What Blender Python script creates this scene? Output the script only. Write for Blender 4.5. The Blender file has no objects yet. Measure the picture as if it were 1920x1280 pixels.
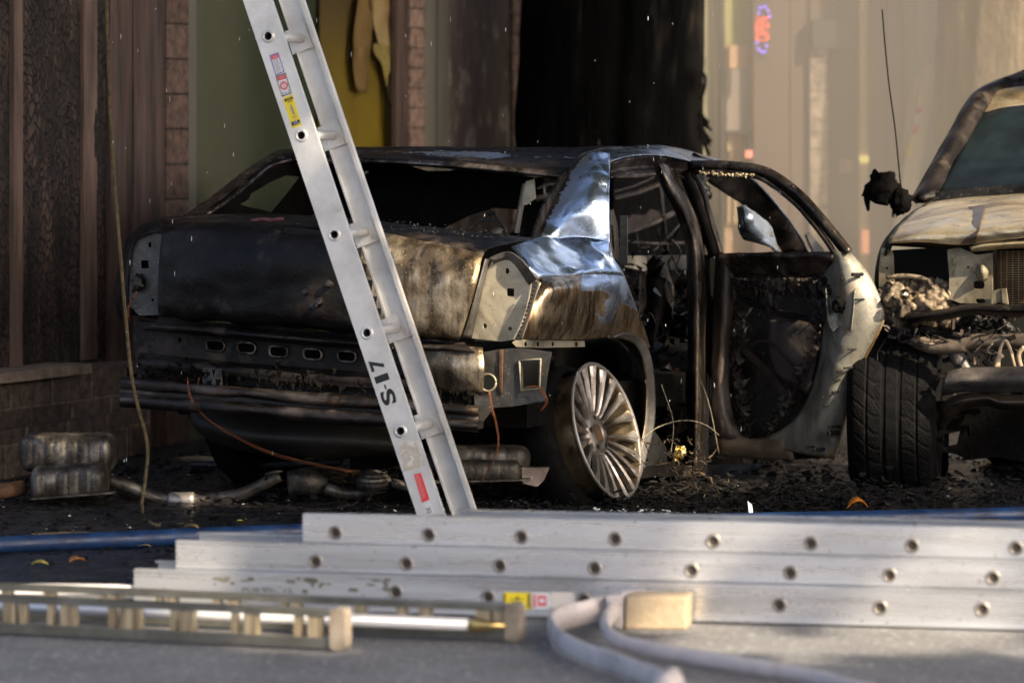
import bpy, bmesh, math, random
from mathutils import Vector as V, Matrix, noise
from mathutils.geometry import tessellate_polygon
random.seed(7)
R = math.radians
S = bpy.context.scene
COL = S.collection
# ------------------------------------------------------------------ camera
F = 7000.0; HC = 1.4; HY = 240.0          # focal length in photo pixels, camera height, horizon row
cd = bpy.data.cameras.new('camera'); cam = bpy.data.objects.new('camera', cd); COL.objects.link(cam)
cam.location = (0, 0, HC); cam.rotation_euler = (R(90), 0, 0)
cd.sensor_width = 36; cd.lens = F/1920*36; cd.shift_y = -(640-HY)/1920
cd.clip_start = .1; cd.clip_end = 900
cd.dof.use_dof = True; cd.dof.focus_distance = 13.8; cd.dof.aperture_fstop = 2.5
S.camera = cam
# ------------------------------------------------------------------ sky, sun, exposure
SD = V((.56, -.60, .57)).normalized()      # towards the sun
w = bpy.data.worlds.new('World'); S.world = w; w.use_nodes = True
nt = w.node_tree; bg = nt.nodes['Background']; sk = nt.nodes.new('ShaderNodeTexSky')
sk.sky_type = 'NISHITA'; sk.sun_disc = False
sk.dust_density = 4.0; sk.air_density = .7; sk.ozone_density = .2; sk.sun_elevation = math.asin(SD.z); sk.sun_rotation = math.atan2(SD.x, SD.y)
nt.links.new(sk.outputs[0], bg.inputs[0]); bg.inputs[1].default_value = .1
sl = bpy.data.lights.new('sun', 'SUN'); so = bpy.data.objects.new('sun', sl); COL.objects.link(so)
sl.energy = 3.2; sl.angle = R(.5); sl.color = (1, .84, .62)
so.rotation_euler = SD.to_track_quat('Z', 'Y').to_euler()
S.view_settings.view_transform = 'Standard'; S.view_settings.look = 'None'
S.view_settings.exposure = 2.05; S.view_settings.gamma = 1
S.cycles.max_bounces = 8; S.cycles.volume_step_rate = 1

# ------------------------------------------------------------------ materials
def M(name, stops, scale=3, detail=8, rough=(.4, .7), metal=0., bump=.2, bscale=None, stretch=(1, 1, 1),
      coat=0, dist=.01, emit=None, nrough=.6, warp=0., spec=.5):
    m = bpy.data.materials.new(name); m.use_nodes = True
    t = m.node_tree; L = t.links.new; b = t.nodes['Principled BSDF']
    tc = t.nodes.new('ShaderNodeTexCoord'); mp = t.nodes.new('ShaderNodeMapping')
    L(tc.outputs['Object'], mp.inputs[0]); mp.inputs['Scale'].default_value = stretch
    def nz(s, d=8, dis=0, r=.6):
        n = t.nodes.new('ShaderNodeTexNoise'); n.inputs['Scale'].default_value = s
        n.inputs['Detail'].default_value = d; n.inputs['Roughness'].default_value = r
        n.inputs['Distortion'].default_value = dis; L(mp.outputs[0], n.inputs[0]); return n
    if len(stops) == 1:
        b.inputs['Base Color'].default_value = (*stops[0], 1)
    else:
        n = nz(scale, detail, warp, nrough); r = t.nodes.new('ShaderNodeValToRGB')
        e = r.color_ramp.elements
        while len(e) < len(stops): e.new(.5)
        for k, (p, c) in enumerate(stops):
            e[k].position = p; e[k].color = (*c, 1)
        L(n.outputs[0], r.inputs[0]); L(r.outputs[0], b.inputs['Base Color'])
    if isinstance(rough, tuple):
        n2 = nz(scale*1.7+1.3, 6, 0); mr = t.nodes.new('ShaderNodeMapRange')
        mr.inputs[1].default_value = .35; mr.inputs[2].default_value = .65
        mr.inputs[3].default_value, mr.inputs[4].default_value = rough
        L(n2.outputs[0], mr.inputs[0]); L(mr.outputs[0], b.inputs['Roughness'])
    else: b.inputs['Roughness'].default_value = rough
    if isinstance(metal, tuple):
        n4 = nz(scale*.9+.7, 7, .3); mr = t.nodes.new('ShaderNodeMapRange')
        mr.inputs[1].default_value = .4; mr.inputs[2].default_value = .6
        mr.inputs[3].default_value, mr.inputs[4].default_value = metal
        L(n4.outputs[0], mr.inputs[0]); L(mr.outputs[0], b.inputs['Metallic'])
    else: b.inputs['Metallic'].default_value = metal
    b.inputs['Coat Weight'].default_value = coat; b.inputs['Coat Roughness'].default_value = .15
    b.inputs['Specular IOR Level'].default_value = spec
    if bump:
        n3 = nz(bscale or scale*4, 6, 0, .65); bp = t.nodes.new('ShaderNodeBump')
        bp.inputs['Strength'].default_value = bump; bp.inputs['Distance'].default_value = dist
        L(n3.outputs[0], bp.inputs['Height']); L(bp.outputs[0], b.inputs['Normal'])
    if emit:
        b.inputs['Emission Color'].default_value = (*emit[0], 1); b.inputs['Emission Strength'].default_value = emit[1]
    return m
def plain(name, c, rough=.5, metal=0, emit=None): return M(name, [c], rough=rough, metal=metal, bump=0, emit=emit)

SOOT = M('soot_black', [(.35, (.004, .004, .0045)), (.6, (.014, .012, .011)), (.8, (.05, .042, .036))], 4, rough=(.35, .75), metal=.3, bump=.5, bscale=60, dist=.004)
SOOTW = M('wet_sooty_paint', [(.32, (.002, .002, .002)), (.52, (.008, .0065, .006)), (.66, (.028, .022, .019)), (.8, (.07, .055, .046))], 3.4, rough=(.25, .6), metal=.1, bump=.5, bscale=60, dist=.006, warp=.4, spec=.18)
CHAR = M('char_matte', [(.3, (.0012, .0011, .001)), (.64, (.0032, .0027, .0024)), (.82, (.014, .010, .008))], 9, rough=(.7, .95), bump=.8, bscale=50, dist=.01, spec=.08)
PILLAR = M('scorched_pillar_metal', [(.3, (.010, .009, .009)), (.5, (.05, .038, .03)), (.62, (.16, .13, .11)), (.78, (.32, .31, .34))], 12, rough=(.2, .5), metal=.8, bump=.4, bscale=40, dist=.004, stretch=(1, 1, .3))
ZINC = M('bare_zinc_sheet', [(.25, (.05, .042, .032)), (.42, (.30, .27, .20)), (.6, (.52, .47, .36)), (.8, (.34, .22, .11))], 5, rough=(.45, .7), metal=.35, bump=.25, bscale=25, dist=.004, warp=.6)
ZINCD = M('dark_zinc_sheet', [(.25, (.014, .013, .012)), (.5, (.075, .07, .064)), (.75, (.17, .16, .15))], 5, rough=(.4, .65), metal=.45, bump=.3, bscale=25, dist=.004, warp=.6)
SHINE = M('heat_stripped_bare_steel', [(.22, (.16, .12, .085)), (.36, (.46, .53, .64)), (.6, (.66, .77, .94)), (.80, (.38, .33, .28))], 3.4, rough=(.2, .42), metal=.95, bump=.35, bscale=9, dist=.015, warp=.5)  # blue of the reflected sky is tinted into the base colour
STREAK = M('streaked_brown_steel', [(.30, (.05, .036, .028)), (.45, (.24, .16, .09)), (.55, (.46, .36, .24)), (.66, (.09, .07, .055))], 22, rough=(.18, .42), metal=.9, bump=.4, bscale=26, dist=.006, stretch=(1, 1, .13), warp=.6)
TRUNKR = M('wet_brown_steel', [(.28, (.012, .011, .012)), (.45, (.18, .13, .08)), (.62, (.48, .40, .29)), (.8, (.06, .045, .035))], 9, rough=(.2, .5), metal=.85, bump=.7, bscale=130, dist=.003, warp=.5, stretch=(1, 1, .6))
DOORP = M('pale_burnt_door_shell', [(.25, (.035, .028, .022)), (.42, (.12, .11, .09)), (.58, (.225, .215, .18)), (.75, (.18, .11, .05))], 5, rough=(.35, .6), metal=.3, bump=.35, bscale=14, dist=.012, warp=.8)
RUST = M('rusted_steel', [(.3, (.035, .02, .012)), (.6, (.12, .06, .028))], 14, rough=.75, metal=.3, bump=.4)
HOODM = M('scorched_hood_metal', [(.28, (.07, .048, .03)), (.43, (.42, .31, .18)), (.60, (.74, .62, .42)), (.76, (.12, .085, .055))], 4.2, rough=(.25, .45), metal=.8, bump=.5, bscale=9, dist=.015, stretch=(.5, 1, 2.4), warp=.8)
COPPER = plain('bare_copper_wire', (.22, .075, .03), .5, .7)
ALU = M('ladder_aluminium', [(.3, (.54, .52, .49)), (.6, (.74, .72, .69)), (.8, (.62, .57, .50))], 7, rough=(.32, .48), metal=.5, bump=.06, bscale=60, dist=.002)
ALUF = M('scuffed_aluminium', [(.26, (.58, .58, .59)), (.45, (.70, .71, .73)), (.6, (.78, .79, .81)), (.78, (.66, .66, .66))], 6, rough=(.22, .36), metal=.8, bump=.08, bscale=14, dist=.003, stretch=(.12, .6, 3))
ALUD = plain('grimy_aluminium', (.25, .23, .21), .45, .7)
RIM = M('sooty_alloy_wheel', [(.3, (.09, .065, .05)), (.48, (.28, .25, .22)), (.7, (.44, .42, .41))], 12, rough=(.28, .5), metal=.85, bump=.15, bscale=40, dist=.003)
RIMB = M('bronzed_wheel_barrel', [(.3, (.06, .045, .03)), (.6, (.35, .26, .15))], 8, rough=(.25, .5), metal=.85, bump=.3)
RUBBER = M('charred_rubber', [(.3, (.001, .001, .0011)), (.6, (.003, .0028, .003)), (.8, (.013, .012, .012))], 12, rough=(.7, .95), bump=.6, bscale=50, dist=.008, spec=.12)
EXH = M('dirty_muffler_steel', [(.3, (.012, .01, .008)), (.5, (.065, .056, .045)), (.7, (.20, .185, .16))], 14, rough=(.35, .6), metal=.6, bump=.4, bscale=60, dist=.004)
WOODC = M('charred_board', [(.3, (.004, .0033, .003)), (.5, (.028, .017, .013)), (.72, (.115, .068, .050))], 9, rough=(.65, .9), bump=1, bscale=38, dist=.02, stretch=(1, 1, .22))
WOODM = M('smoke_stained_board', [(.3, (.012, .0075, .006)), (.52, (.068, .040, .030)), (.78, (.145, .090, .068))], 11, rough=(.6, .85), bump=.6, bscale=30, dist=.012, stretch=(1.4, 1.4, .14))
WOODL = M('pale_weathered_trim', [(.28, (.03, .019, .014)), (.5, (.125, .078, .058)), (.75, (.23, .155, .12))], 8, rough=(.6, .85), bump=.5, bscale=25, dist=.01, stretch=(1.4, 1.4, .2))
def alligator(m, sc, sz, lo=.25, hi=1.25, dist=.02, lo2=.02):
    t = m.node_tree; L = t.links.new; b = t.nodes['Principled BSDF']
    tc = t.nodes.new('ShaderNodeTexCoord'); mp = t.nodes.new('ShaderNodeMapping'); L(tc.outputs['Object'], mp.inputs[0]); mp.inputs['Scale'].default_value = (1, 1, sz)
    wn_ = t.nodes.new('ShaderNodeTexNoise'); wn_.inputs['Scale'].default_value = 6; L(mp.outputs[0], wn_.inputs[0])
    ad = t.nodes.new('ShaderNodeMix'); ad.data_type = 'RGBA'; ad.blend_type = 'ADD'; ad.inputs[0].default_value = .12; L(mp.outputs[0], ad.inputs[6]); L(wn_.outputs[1], ad.inputs[7])
    vo = t.nodes.new('ShaderNodeTexVoronoi'); vo.feature = 'DISTANCE_TO_EDGE'; vo.inputs['Scale'].default_value = sc; L(ad.outputs[2], vo.inputs[0])
    r = t.nodes.new('ShaderNodeMapRange'); r.inputs[1].default_value = lo2; r.inputs[2].default_value = .16; r.inputs[3].default_value = lo; r.inputs[4].default_value = hi; L(vo.outputs[0], r.inputs[0])
    src = b.inputs['Base Color'].links[0].from_socket; mx = t.nodes.new('ShaderNodeMix'); mx.data_type = 'RGBA'; mx.blend_type = 'MULTIPLY'; mx.inputs[0].default_value = 1
    L(src, mx.inputs[6]); L(r.outputs[0], mx.inputs[7]); L(mx.outputs[2], b.inputs['Base Color'])
    nb = b.inputs['Normal'].links[0].from_node; b2 = t.nodes.new('ShaderNodeBump'); b2.inputs['Distance'].default_value = dist; b2.inputs['Strength'].default_value = .8
    L(r.outputs[0], b2.inputs['Height']); L(nb.outputs[0], b2.inputs['Normal']); L(b2.outputs[0], b.inputs['Normal'])
alligator(WOODC, 42, .55)
def brickmat(name, c1, c2, mort, sc=1., bw=.5, rh=.25, rot=0):
    m = M(name, [(.3, c1), (.7, c2)], 9, rough=.85, bump=0)
    t = m.node_tree; L = t.links.new; b = t.nodes['Principled BSDF']
    tc = t.nodes.new('ShaderNodeTexCoord'); mp = t.nodes.new('ShaderNodeMapping'); L(tc.outputs['Object'], mp.inputs[0])
    mp.inputs['Rotation'].default_value = (R(90), 0, rot)
    sx = t.nodes.new('ShaderNodeSeparateXYZ'); cb = t.nodes.new('ShaderNodeCombineXYZ'); L(tc.outputs['Object'], sx.inputs[0])
    L(sx.outputs[0], cb.inputs[0]); L(sx.outputs[2], cb.inputs[1])
    bk = t.nodes.new('ShaderNodeTexBrick'); L(cb.outputs[0], bk.inputs[0])
    bk.inputs['Scale'].default_value = sc; bk.inputs['Brick Width'].default_value = bw; bk.inputs['Row Height'].default_value = rh
    bk.inputs['Mortar Size'].default_value = .006; bk.inputs['Mortar Smooth'].default_value = .4
    bk.inputs['Color1'].default_value = (*c1, 1); bk.inputs['Color2'].default_value = (*c2, 1); bk.inputs['Mortar'].default_value = (*mort, 1)
    n = t.nodes.new('ShaderNodeTexNoise'); n.inputs['Scale'].default_value = 22; n.inputs['Detail'].default_value = 8; n.inputs['Roughness'].default_value = .7
    L(tc.outputs['Object'], n.inputs[0])
    rp = t.nodes.new('ShaderNodeMapRange'); rp.inputs[1].default_value = .35; rp.inputs[2].default_value = .65; rp.inputs[3].default_value = .35; rp.inputs[4].default_value = 1.35
    L(n.outputs[0], rp.inputs[0])
    mx = t.nodes.new('ShaderNodeMix'); mx.data_type = 'RGBA'; mx.blend_type = 'MULTIPLY'; mx.inputs[0].default_value = 1
    L(bk.outputs[0], mx.inputs[6]); L(rp.outputs[0], mx.inputs[7]); L(mx.outputs[2], b.inputs['Base Color'])
    ad = t.nodes.new('ShaderNodeMath'); ad.operation = 'MULTIPLY_ADD'; ad.inputs[1].default_value = -1.2; L(bk.outputs['Fac'], ad.inputs[0]); L(n.outputs[0], ad.inputs[2])
    bp = t.nodes.new('ShaderNodeBump'); bp.inputs['Distance'].default_value = .012; bp.inputs['Strength'].default_value = .8
    L(ad.outputs[0], bp.inputs['Height']); L(bp.outputs[0], b.inputs['Normal'])
    return m
BRICK = brickmat('smoke_tinted_brick', (.11, .066, .048), (.14, .088, .065), (.045, .028, .022), 1, 9, .155)
BRICKB = brickmat('pale_brick', (.24, .155, .115), (.30, .20, .155), (.12, .08, .06), 1, 9, .10)
STONE = brickmat('sooty_grooved_block', (.09, .066, .052), (.135, .10, .082), (.20, .15, .12), 1, .13, .135)
BRICKH = brickmat('tan_brick', (.40, .33, .27), (.46, .38, .31), (.25, .2, .17), 1, .5, .16)
GREEN = M('olive_wall_inside', [(.3, (.040, .046, .026)), (.7, (.062, .068, .040))], 2, rough=.8, bump=0)
YELL = M('ochre_shade', [(.3, (.22, .125, .012)), (.7, (.42, .27, .012))], 1.6, rough=.8, bump=.1)
CURT = M('scorched_tan_curtain', [(.3, (.40, .20, .09)), (.55, (.55, .38, .22)), (.8, (.66, .52, .36))], 4, rough=.8, bump=.3, stretch=(1, 1, .4))
FRAME = M('smoky_grey_frame', [(.3, (.085, .078, .064)), (.7, (.15, .14, .115))], 5, rough=.6, bump=.1, stretch=(1, 1, .2))
PANELF = M('blistered_brown_panel', [(.30, (.06, .042, .038)), (.56, (.10, .075, .068)), (.66, (.26, .23, .21)), (.75, (.12, .09, .08))], 11, detail=4, rough=.8, bump=.4, bscale=12, dist=.01, stretch=(1, 1, .5))
BARK = M('charred_bark', [(.3, (.0012, .0012, .0012)), (.58, (.004, .0037, .0035)), (.72, (.022, .018, .015)), (.85, (.07, .055, .045))], 7, rough=(.75, .95), bump=1, bscale=18, dist=.05, stretch=(1.5, 1.5, .35), spec=.05)
BARKB = M('sunlit_brown_bark', [(.3, (.09, .07, .045)), (.6, (.20, .155, .10)), (.82, (.34, .25, .16))], 6, rough=.9, bump=1, bscale=14, dist=.04, stretch=(1.5, 1.5, .4))  # brown tones mixed by noise
HOSEM = M('dusty_pink_grey_hose', [(.3, (.34, .31, .31)), (.55, (.47, .43, .43)), (.8, (.52, .46, .40))], 6, rough=.75, bump=.3, bscale=90, dist=.003)
BLUEH = M('blue_wet_hose', [(.35, (.003, .013, .045)), (.6, (.007, .035, .11)), (.8, (.013, .05, .15))], 11, rough=(.35, .65), bump=.3, bscale=90, dist=.003)
ROPEM = M('dirty_tan_rope', [(.3, (.04, .028, .012)), (.7, (.16, .115, .05))], 60, rough=.9, bump=.5)
FIBER = M('weathered_brassy_rung', [(.3, (.13, .095, .055)), (.5, (.32, .26, .17)), (.72, (.50, .42, .28))], 22, rough=(.3, .5), metal=.4, bump=.15, stretch=(3, 3, .2))
FIBG = M('grey_side_rail', [(.3, (.10, .098, .082)), (.55, (.17, .168, .145)), (.75, (.26, .25, .22))], 8, rough=(.3, .45), metal=.6, bump=.1)
BLACKP = plain('black_paint', (.01, .01, .01), .6)
HOLE = plain('deep_shadowless_black', (.002, .002, .002), .95)  # shade inside openings and recesses put in as black

def grime(m, patch=None, ps=7, pt=(.52, .60), speck=.0, sc=(.34, .31, .25), runs=0., rs=26, prough=.8, ss=170, pstretch=(1, 1, 1), soot=None, seed=0):
    t = m.node_tree; L = t.links.new; b = t.nodes['Principled BSDF']; tc = t.nodes.new('ShaderNodeTexCoord')
    def nz(scale, st=(1, 1, 1), d=9, r=.7, off=0):
        mp = t.nodes.new('ShaderNodeMapping'); mp.inputs['Scale'].default_value = st; mp.inputs['Location'].default_value = (off+seed, off*.7, off*.3); L(tc.outputs['Object'], mp.inputs[0])
        n = t.nodes.new('ShaderNodeTexNoise'); n.inputs['Scale'].default_value = scale; n.inputs['Detail'].default_value = d; n.inputs['Roughness'].default_value = r; L(mp.outputs[0], n.inputs[0]); return n.outputs[0]
    def rng(src, a, c, lo=0., hi=1.):
        r = t.nodes.new('ShaderNodeMapRange'); r.inputs[1].default_value = a; r.inputs[2].default_value = c; r.inputs[3].default_value = lo; r.inputs[4].default_value = hi; L(src, r.inputs[0]); return r.outputs[0]
    def cur():
        i = b.inputs['Base Color']
        if i.links: return i.links[0].from_socket
        g = t.nodes.new('ShaderNodeRGB'); g.outputs[0].default_value = i.default_value; return g.outputs[0]
    def mix(fac, col, mode='MIX'):
        x = t.nodes.new('ShaderNodeMix'); x.data_type = 'RGBA'; x.blend_type = mode; c0 = cur(); L(fac, x.inputs[0]); L(c0, x.inputs[6]); x.inputs[7].default_value = (*col, 1); L(x.outputs[2], b.inputs['Base Color'])
    def both(fac, name, val):
        i = b.inputs[name]; x = t.nodes.new('ShaderNodeMix'); x.data_type = 'FLOAT'; L(fac, x.inputs[0])
        if i.links: L(i.links[0].from_socket, x.inputs[2])
        else: x.inputs[2].default_value = i.default_value
        x.inputs[3].default_value = val; L(x.outputs[0], i)
    if runs: mix(rng(nz(rs, (1, 1, .10), 5, .6, 3), .5, .62, 0, runs), (.006, .005, .004))
    if soot: f = rng(nz(ps*.6, pstretch, 10, .68, 5), soot[0], soot[1]); mix(f, (.006, .005, .0045)); both(f, 'Metallic', 0); both(f, 'Roughness', .7)
    if patch: f = rng(nz(ps, pstretch, 12, .74, 1), pt[0], pt[1]); mix(f, patch); both(f, 'Roughness', prough)
    if speck: f = rng(nz(ss, (1, 1, 1), 2, .5, 7), .70-speck, .73-speck); mix(f, sc)
grime(SOOTW, (.055, .042, .034), 5, (.54, .66), .0, (.2, .18, .14), runs=.5, ss=120)
grime(TRUNKR, (.02, .015, .012), 8, (.56, .64), .02, (.6, .5, .3), runs=.5, rs=40, prough=.5)
grime(ZINC, (.10, .06, .03), 9, (.60, .68), .01, (.02, .015, .01), soot=(.60, .68), prough=.7)
grime(ZINCD, (.12, .09, .065), 9, (.60, .68), .02, soot=(.56, .66))
grime(DOORP, (.16, .09, .035), 6, (.62, .72), .03, (.015, .012, .01), soot=(.60, .70), prough=.7, runs=.35, rs=18)
grime(STREAK, (.03, .022, .017), 9, (.58, .66), .01, soot=(.66, .74), prough=.5)
grime(GREEN, (.03, .033, .02), 1.3, (.50, .72), .0, prough=.8)
grime(PILLAR, (.09, .055, .03), 10, (.60, .70), .03, soot=(.58, .66))
grime(HOODM, (.05, .035, .024), 6, (.60, .70), .02, (.02, .015, .01), soot=(.63, .72), pstretch=(.6, 1, 2))
grime(EXH, (.05, .04, .03), 14, (.55, .65), .008, (.3, .27, .2), runs=.6)
grime(SOOT, (.04, .03, .024), 12, (.62, .72), .02)
grime(ALU, (.50, .45, .38), 9, (.60, .72), .0, prough=.5); grime(ALU, None, 9, speck=.0, sc=(.16, .14, .12), ss=210, runs=.0)
grime(ALUF, (.50, .48, .45), 3, (.60, .75), .005, (.12, .11, .10), ss=90, prough=.55, pstretch=(.6, 1, 1.5))
grime(HOSEM, (.25, .22, .20), 8, (.55, .68), .01, (.15, .13, .11), ss=80, prough=.8)
# ------------------------------------------------------------------ mesh helpers
def link(name, me, mat, parent=None, smooth=False):
    o = bpy.data.objects.new(name, me); COL.objects.link(o)
    if mat and not me.materials: me.materials.append(mat)
    if smooth:
        for p in me.polygons: p.use_smooth = True
    if parent:
        o.parent = parent; o.matrix_parent_inverse = Matrix.Translation(-parent.location)
    return o
def thing(name, loc, label, cat, group=None):
    o = bpy.data.objects.new(name, None); COL.objects.link(o); o.location = loc; o.empty_display_size = .1
    tag(o, label, cat, group); return o
def tag(o, label=None, cat=None, group=None, kind=None):
    if label: o['label'] = label
    if cat: o['category'] = cat
    if group: o['group'] = group
    if kind: o['kind'] = kind
    return o
def mesh(name, vs, fs):
    me = bpy.data.meshes.new(name); me.from_pydata([tuple(v) for v in vs], [], fs); me.validate(); me.update(); return me
class MB:
    def __init__(s): s.v = []; s.f = []
    def add(s, vs, fs):
        k = len(s.v); s.v += [V(v) for v in vs]; s.f += [tuple(k+i for i in f) for f in fs]
    def hexa(s, a):   # 8 points: bottom loop 4, top loop 4
        s.add(a, [(0, 3, 2, 1), (4, 5, 6, 7), (0, 1, 5, 4), (1, 2, 6, 5), (2, 3, 7, 6), (3, 0, 4, 7)])
    def box(s, c, ax, ay, az):
        c = V(c); ax = V(ax); ay = V(ay); az = V(az)
        s.hexa([c-ax-ay-az, c+ax-ay-az, c+ax+ay-az, c-ax+ay-az, c-ax-ay+az, c+ax-ay+az, c+ax+ay+az, c-ax+ay+az])
    def tube(s, pts, r, seg=8, ry=None, up=None, caps=True, twist=0):
        pts = [V(p) for p in pts]; n = len(pts); rs = r if isinstance(r, (list, tuple)) else [r]*n
        k0 = len(s.v); u = up
        for i, p in enumerate(pts):
            t = (pts[min(i+1, n-1)]-pts[max(i-1, 0)]).normalized()
            if up is not None: a = (V(up)-t*V(up).dot(t)).normalized()
            else:
                if u is None: u = V((0, 0, 1)) if abs(t.z) < .9 else V((1, 0, 0))
                a = (u-t*u.dot(t)).normalized(); u = a
            b = t.cross(a)
            for j in range(seg):
                th = 2*math.pi*j/seg+twist*i
                ra = rs[i]; rb = ra if ry is None else ra*ry
                s.v.append(p+a*math.cos(th)*ra+b*math.sin(th)*rb)
        for i in range(n-1):
            for j in range(seg):
                a0 = k0+i*seg+j; a1 = k0+i*seg+(j+1) % seg
                s.f.append((a0, a1, a1+seg, a0+seg))
        if caps:
            s.f.append(tuple(k0+j for j in range(seg))[::-1]); s.f.append(tuple(k0+(n-1)*seg+j for j in range(seg)))
    def build(s, name, mat, parent=None, smooth=False):
        return link(name, mesh(name, s.v, s.f), mat, parent, smooth)
def _each(s, name, mat, parent=None, smooth=False):
    par = list(range(len(s.v)))
    def fd(a):
        while par[a] != a: par[a] = par[par[a]]; a = par[a]
        return a
    for f in s.f:
        r = fd(f[0])
        for i in f[1:]: par[fd(i)] = r
    g = {}
    for f in s.f: g.setdefault(fd(f[0]), []).append(f)
    for fs in g.values():
        ids = sorted({i for f in fs for i in f}); mp = {a: k for k, a in enumerate(ids)}
        link(name, mesh(name, [s.v[i] for i in ids], [tuple(mp[i] for i in f) for f in fs]), mat, parent, smooth)
MB.each = _each
def slab_mb(mb, outer, holes, fn, tv):
    loops = [outer]+list(holes)
    flat = [p for l in loops for p in l]
    tris = tessellate_polygon([[V((p[0], p[1], 0)) for p in l] for l in loops])
    fr = [V(fn(*p)) for p in flat]; tv = V(tv); n = len(flat); vs = fr+[p+tv for p in fr]; fs = []
    for a, b, c in tris: fs.append((a, b, c)); fs.append((n+c, n+b, n+a))
    k = 0
    for l in loops:
        m = len(l)
        for i in range(m):
            a = k+i; b = k+(i+1) % m; fs.append((a, b, n+b, n+a))
        k += m
    mb.add(vs, fs)
def slab(name, outer, holes, fn, tv, mat, parent=None):
    mb = MB(); slab_mb(mb, outer, holes, fn, tv); o = mb.build(name, mat, parent)
    bm = bmesh.new(); bm.from_mesh(o.data); bmesh.ops.recalc_face_normals(bm, faces=bm.faces); bm.to_mesh(o.data); bm.free(); return o
def ell(cx, cy, rx, ry=None, n=16, rot=0):
    ry = ry or rx; c, s_ = math.cos(rot), math.sin(rot)
    return [(cx+c*rx*math.cos(2*math.pi*i/n)-s_*ry*math.sin(2*math.pi*i/n), cy+s_*rx*math.cos(2*math.pi*i/n)+c*ry*math.sin(2*math.pi*i/n)) for i in range(n)]
def rrect(cx, cy, hx, hy, r, skew=0, n=3):
    o = []
    for sx, sy, a0 in ((1, -1, -90), (1, 1, 0), (-1, 1, 90), (-1, -1, 180)):
        for i in range(n+1):
            a = R(a0+90*i/n); x = cx+sx*(hx-r)+r*math.cos(a); y = cy+sy*(hy-r)+r*math.sin(a)
            o.append((x, y+skew*(x-cx)))
    return o
def cr(p0, p1, p2, p3, t):
    return .5*((2*p1)+(p2-p0)*t+(2*p0-5*p1+4*p2-p3)*t*t+(3*p1-p0-3*p2+p3)*t**3)
def curve(pts, k=6):
    pts = [V(p) for p in pts]; q = [pts[0]*2-pts[1]]+pts+[pts[-1]*2-pts[-2]]; o = []
    for i in range(len(pts)-1):
        for j in range(k): o.append(cr(q[i], q[i+1], q[i+2], q[i+3], j/k))
    o.append(pts[-1]); return o
def patch(name, rows, mat, parent=None, k=6, thick=.004, dent=0, dsc=5, seed=0, crease=0):
    rows = [curve(r, k) for r in rows]; cols = [curve([r[i] for r in rows], k) for i in range(len(rows[0]))]
    nc = len(cols); nr = len(cols[0]); vs = [cols[c][r] for r in range(nr) for c in range(nc)]
    if dent:
        out = []
        for r in range(nr):
            for c in range(nc):
                p = vs[r*nc+c]
                a = vs[r*nc+min(c+1, nc-1)]-vs[r*nc+max(c-1, 0)]; b = vs[min(r+1, nr-1)*nc+c]-vs[max(r-1, 0)*nc+c]
                nn = a.cross(b); nn = nn.normalized() if nn.length > 1e-9 else V((0, 0, 0))
                e = min(1, min(r, nr-1-r)/2, min(c, nc-1-c)/2)*.8+.2
                h = noise.noise(p*dsc+V((seed, 0, 0)))+.5*noise.noise(p*dsc*2.3+V((0, seed, 0)))
                if crease: h -= crease*abs(noise.noise(p*dsc*1.1+V((seed, 9, 3))))
                out.append(p+nn*dent*h*e)
        vs = out
    fs = [(r*nc+c, r*nc+c+1, (r+1)*nc+c+1, (r+1)*nc+c) for r in range(nr-1) for c in range(nc-1)]
    o = link(name, mesh(name, vs, fs), mat, parent, True)
    if thick:
        md = o.modifiers.new('sheet', 'SOLIDIFY'); md.thickness = thick; md.offset = 0
    return o
def lathe_mb(mb, prof, org, ax, seg=48, wob=0, closed=False):
    org = V(org); ax = V(ax).normalized(); a = (V((0, 0, 1))-ax*ax.z).normalized(); b = ax.cross(a); k = len(mb.v); m = len(prof)
    for i in range(seg):
        th = 2*math.pi*i/seg
        for (r, h) in prof:
            rr = r*(1+wob*noise.noise(V((math.cos(th)*2, math.sin(th)*2, h*9+r*3))))
            mb.v.append(org+ax*h+(a*math.cos(th)+b*math.sin(th))*rr)
    for i in range(seg):
        for j in range(m if closed else m-1):
            j2 = (j+1) % m
            mb.f.append((k+i*m+j, k+i*m+j2, k+((i+1) % seg)*m+j2, k+((i+1) % seg)*m+j))
def blob(name, c, rad, mat, parent=None, amp=.3, sc=3, sub=3, seed=0):
    bm = bmesh.new(); bmesh.ops.create_icosphere(bm, subdivisions=sub, radius=1)
    for v in bm.verts:
        n = v.co.copy(); h = 1+amp*noise.noise(n*sc*.5+V((seed, 0, 0)))+amp*.5*noise.noise(n*sc*1.5+V((0, seed, 0)))
        v.co = V((n.x*rad[0], n.y*rad[1], n.z*rad[2]))*h+V(c)
    me = bpy.data.meshes.new(name); bm.to_mesh(me); bm.free(); return link(name, me, mat, parent, True)
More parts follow.
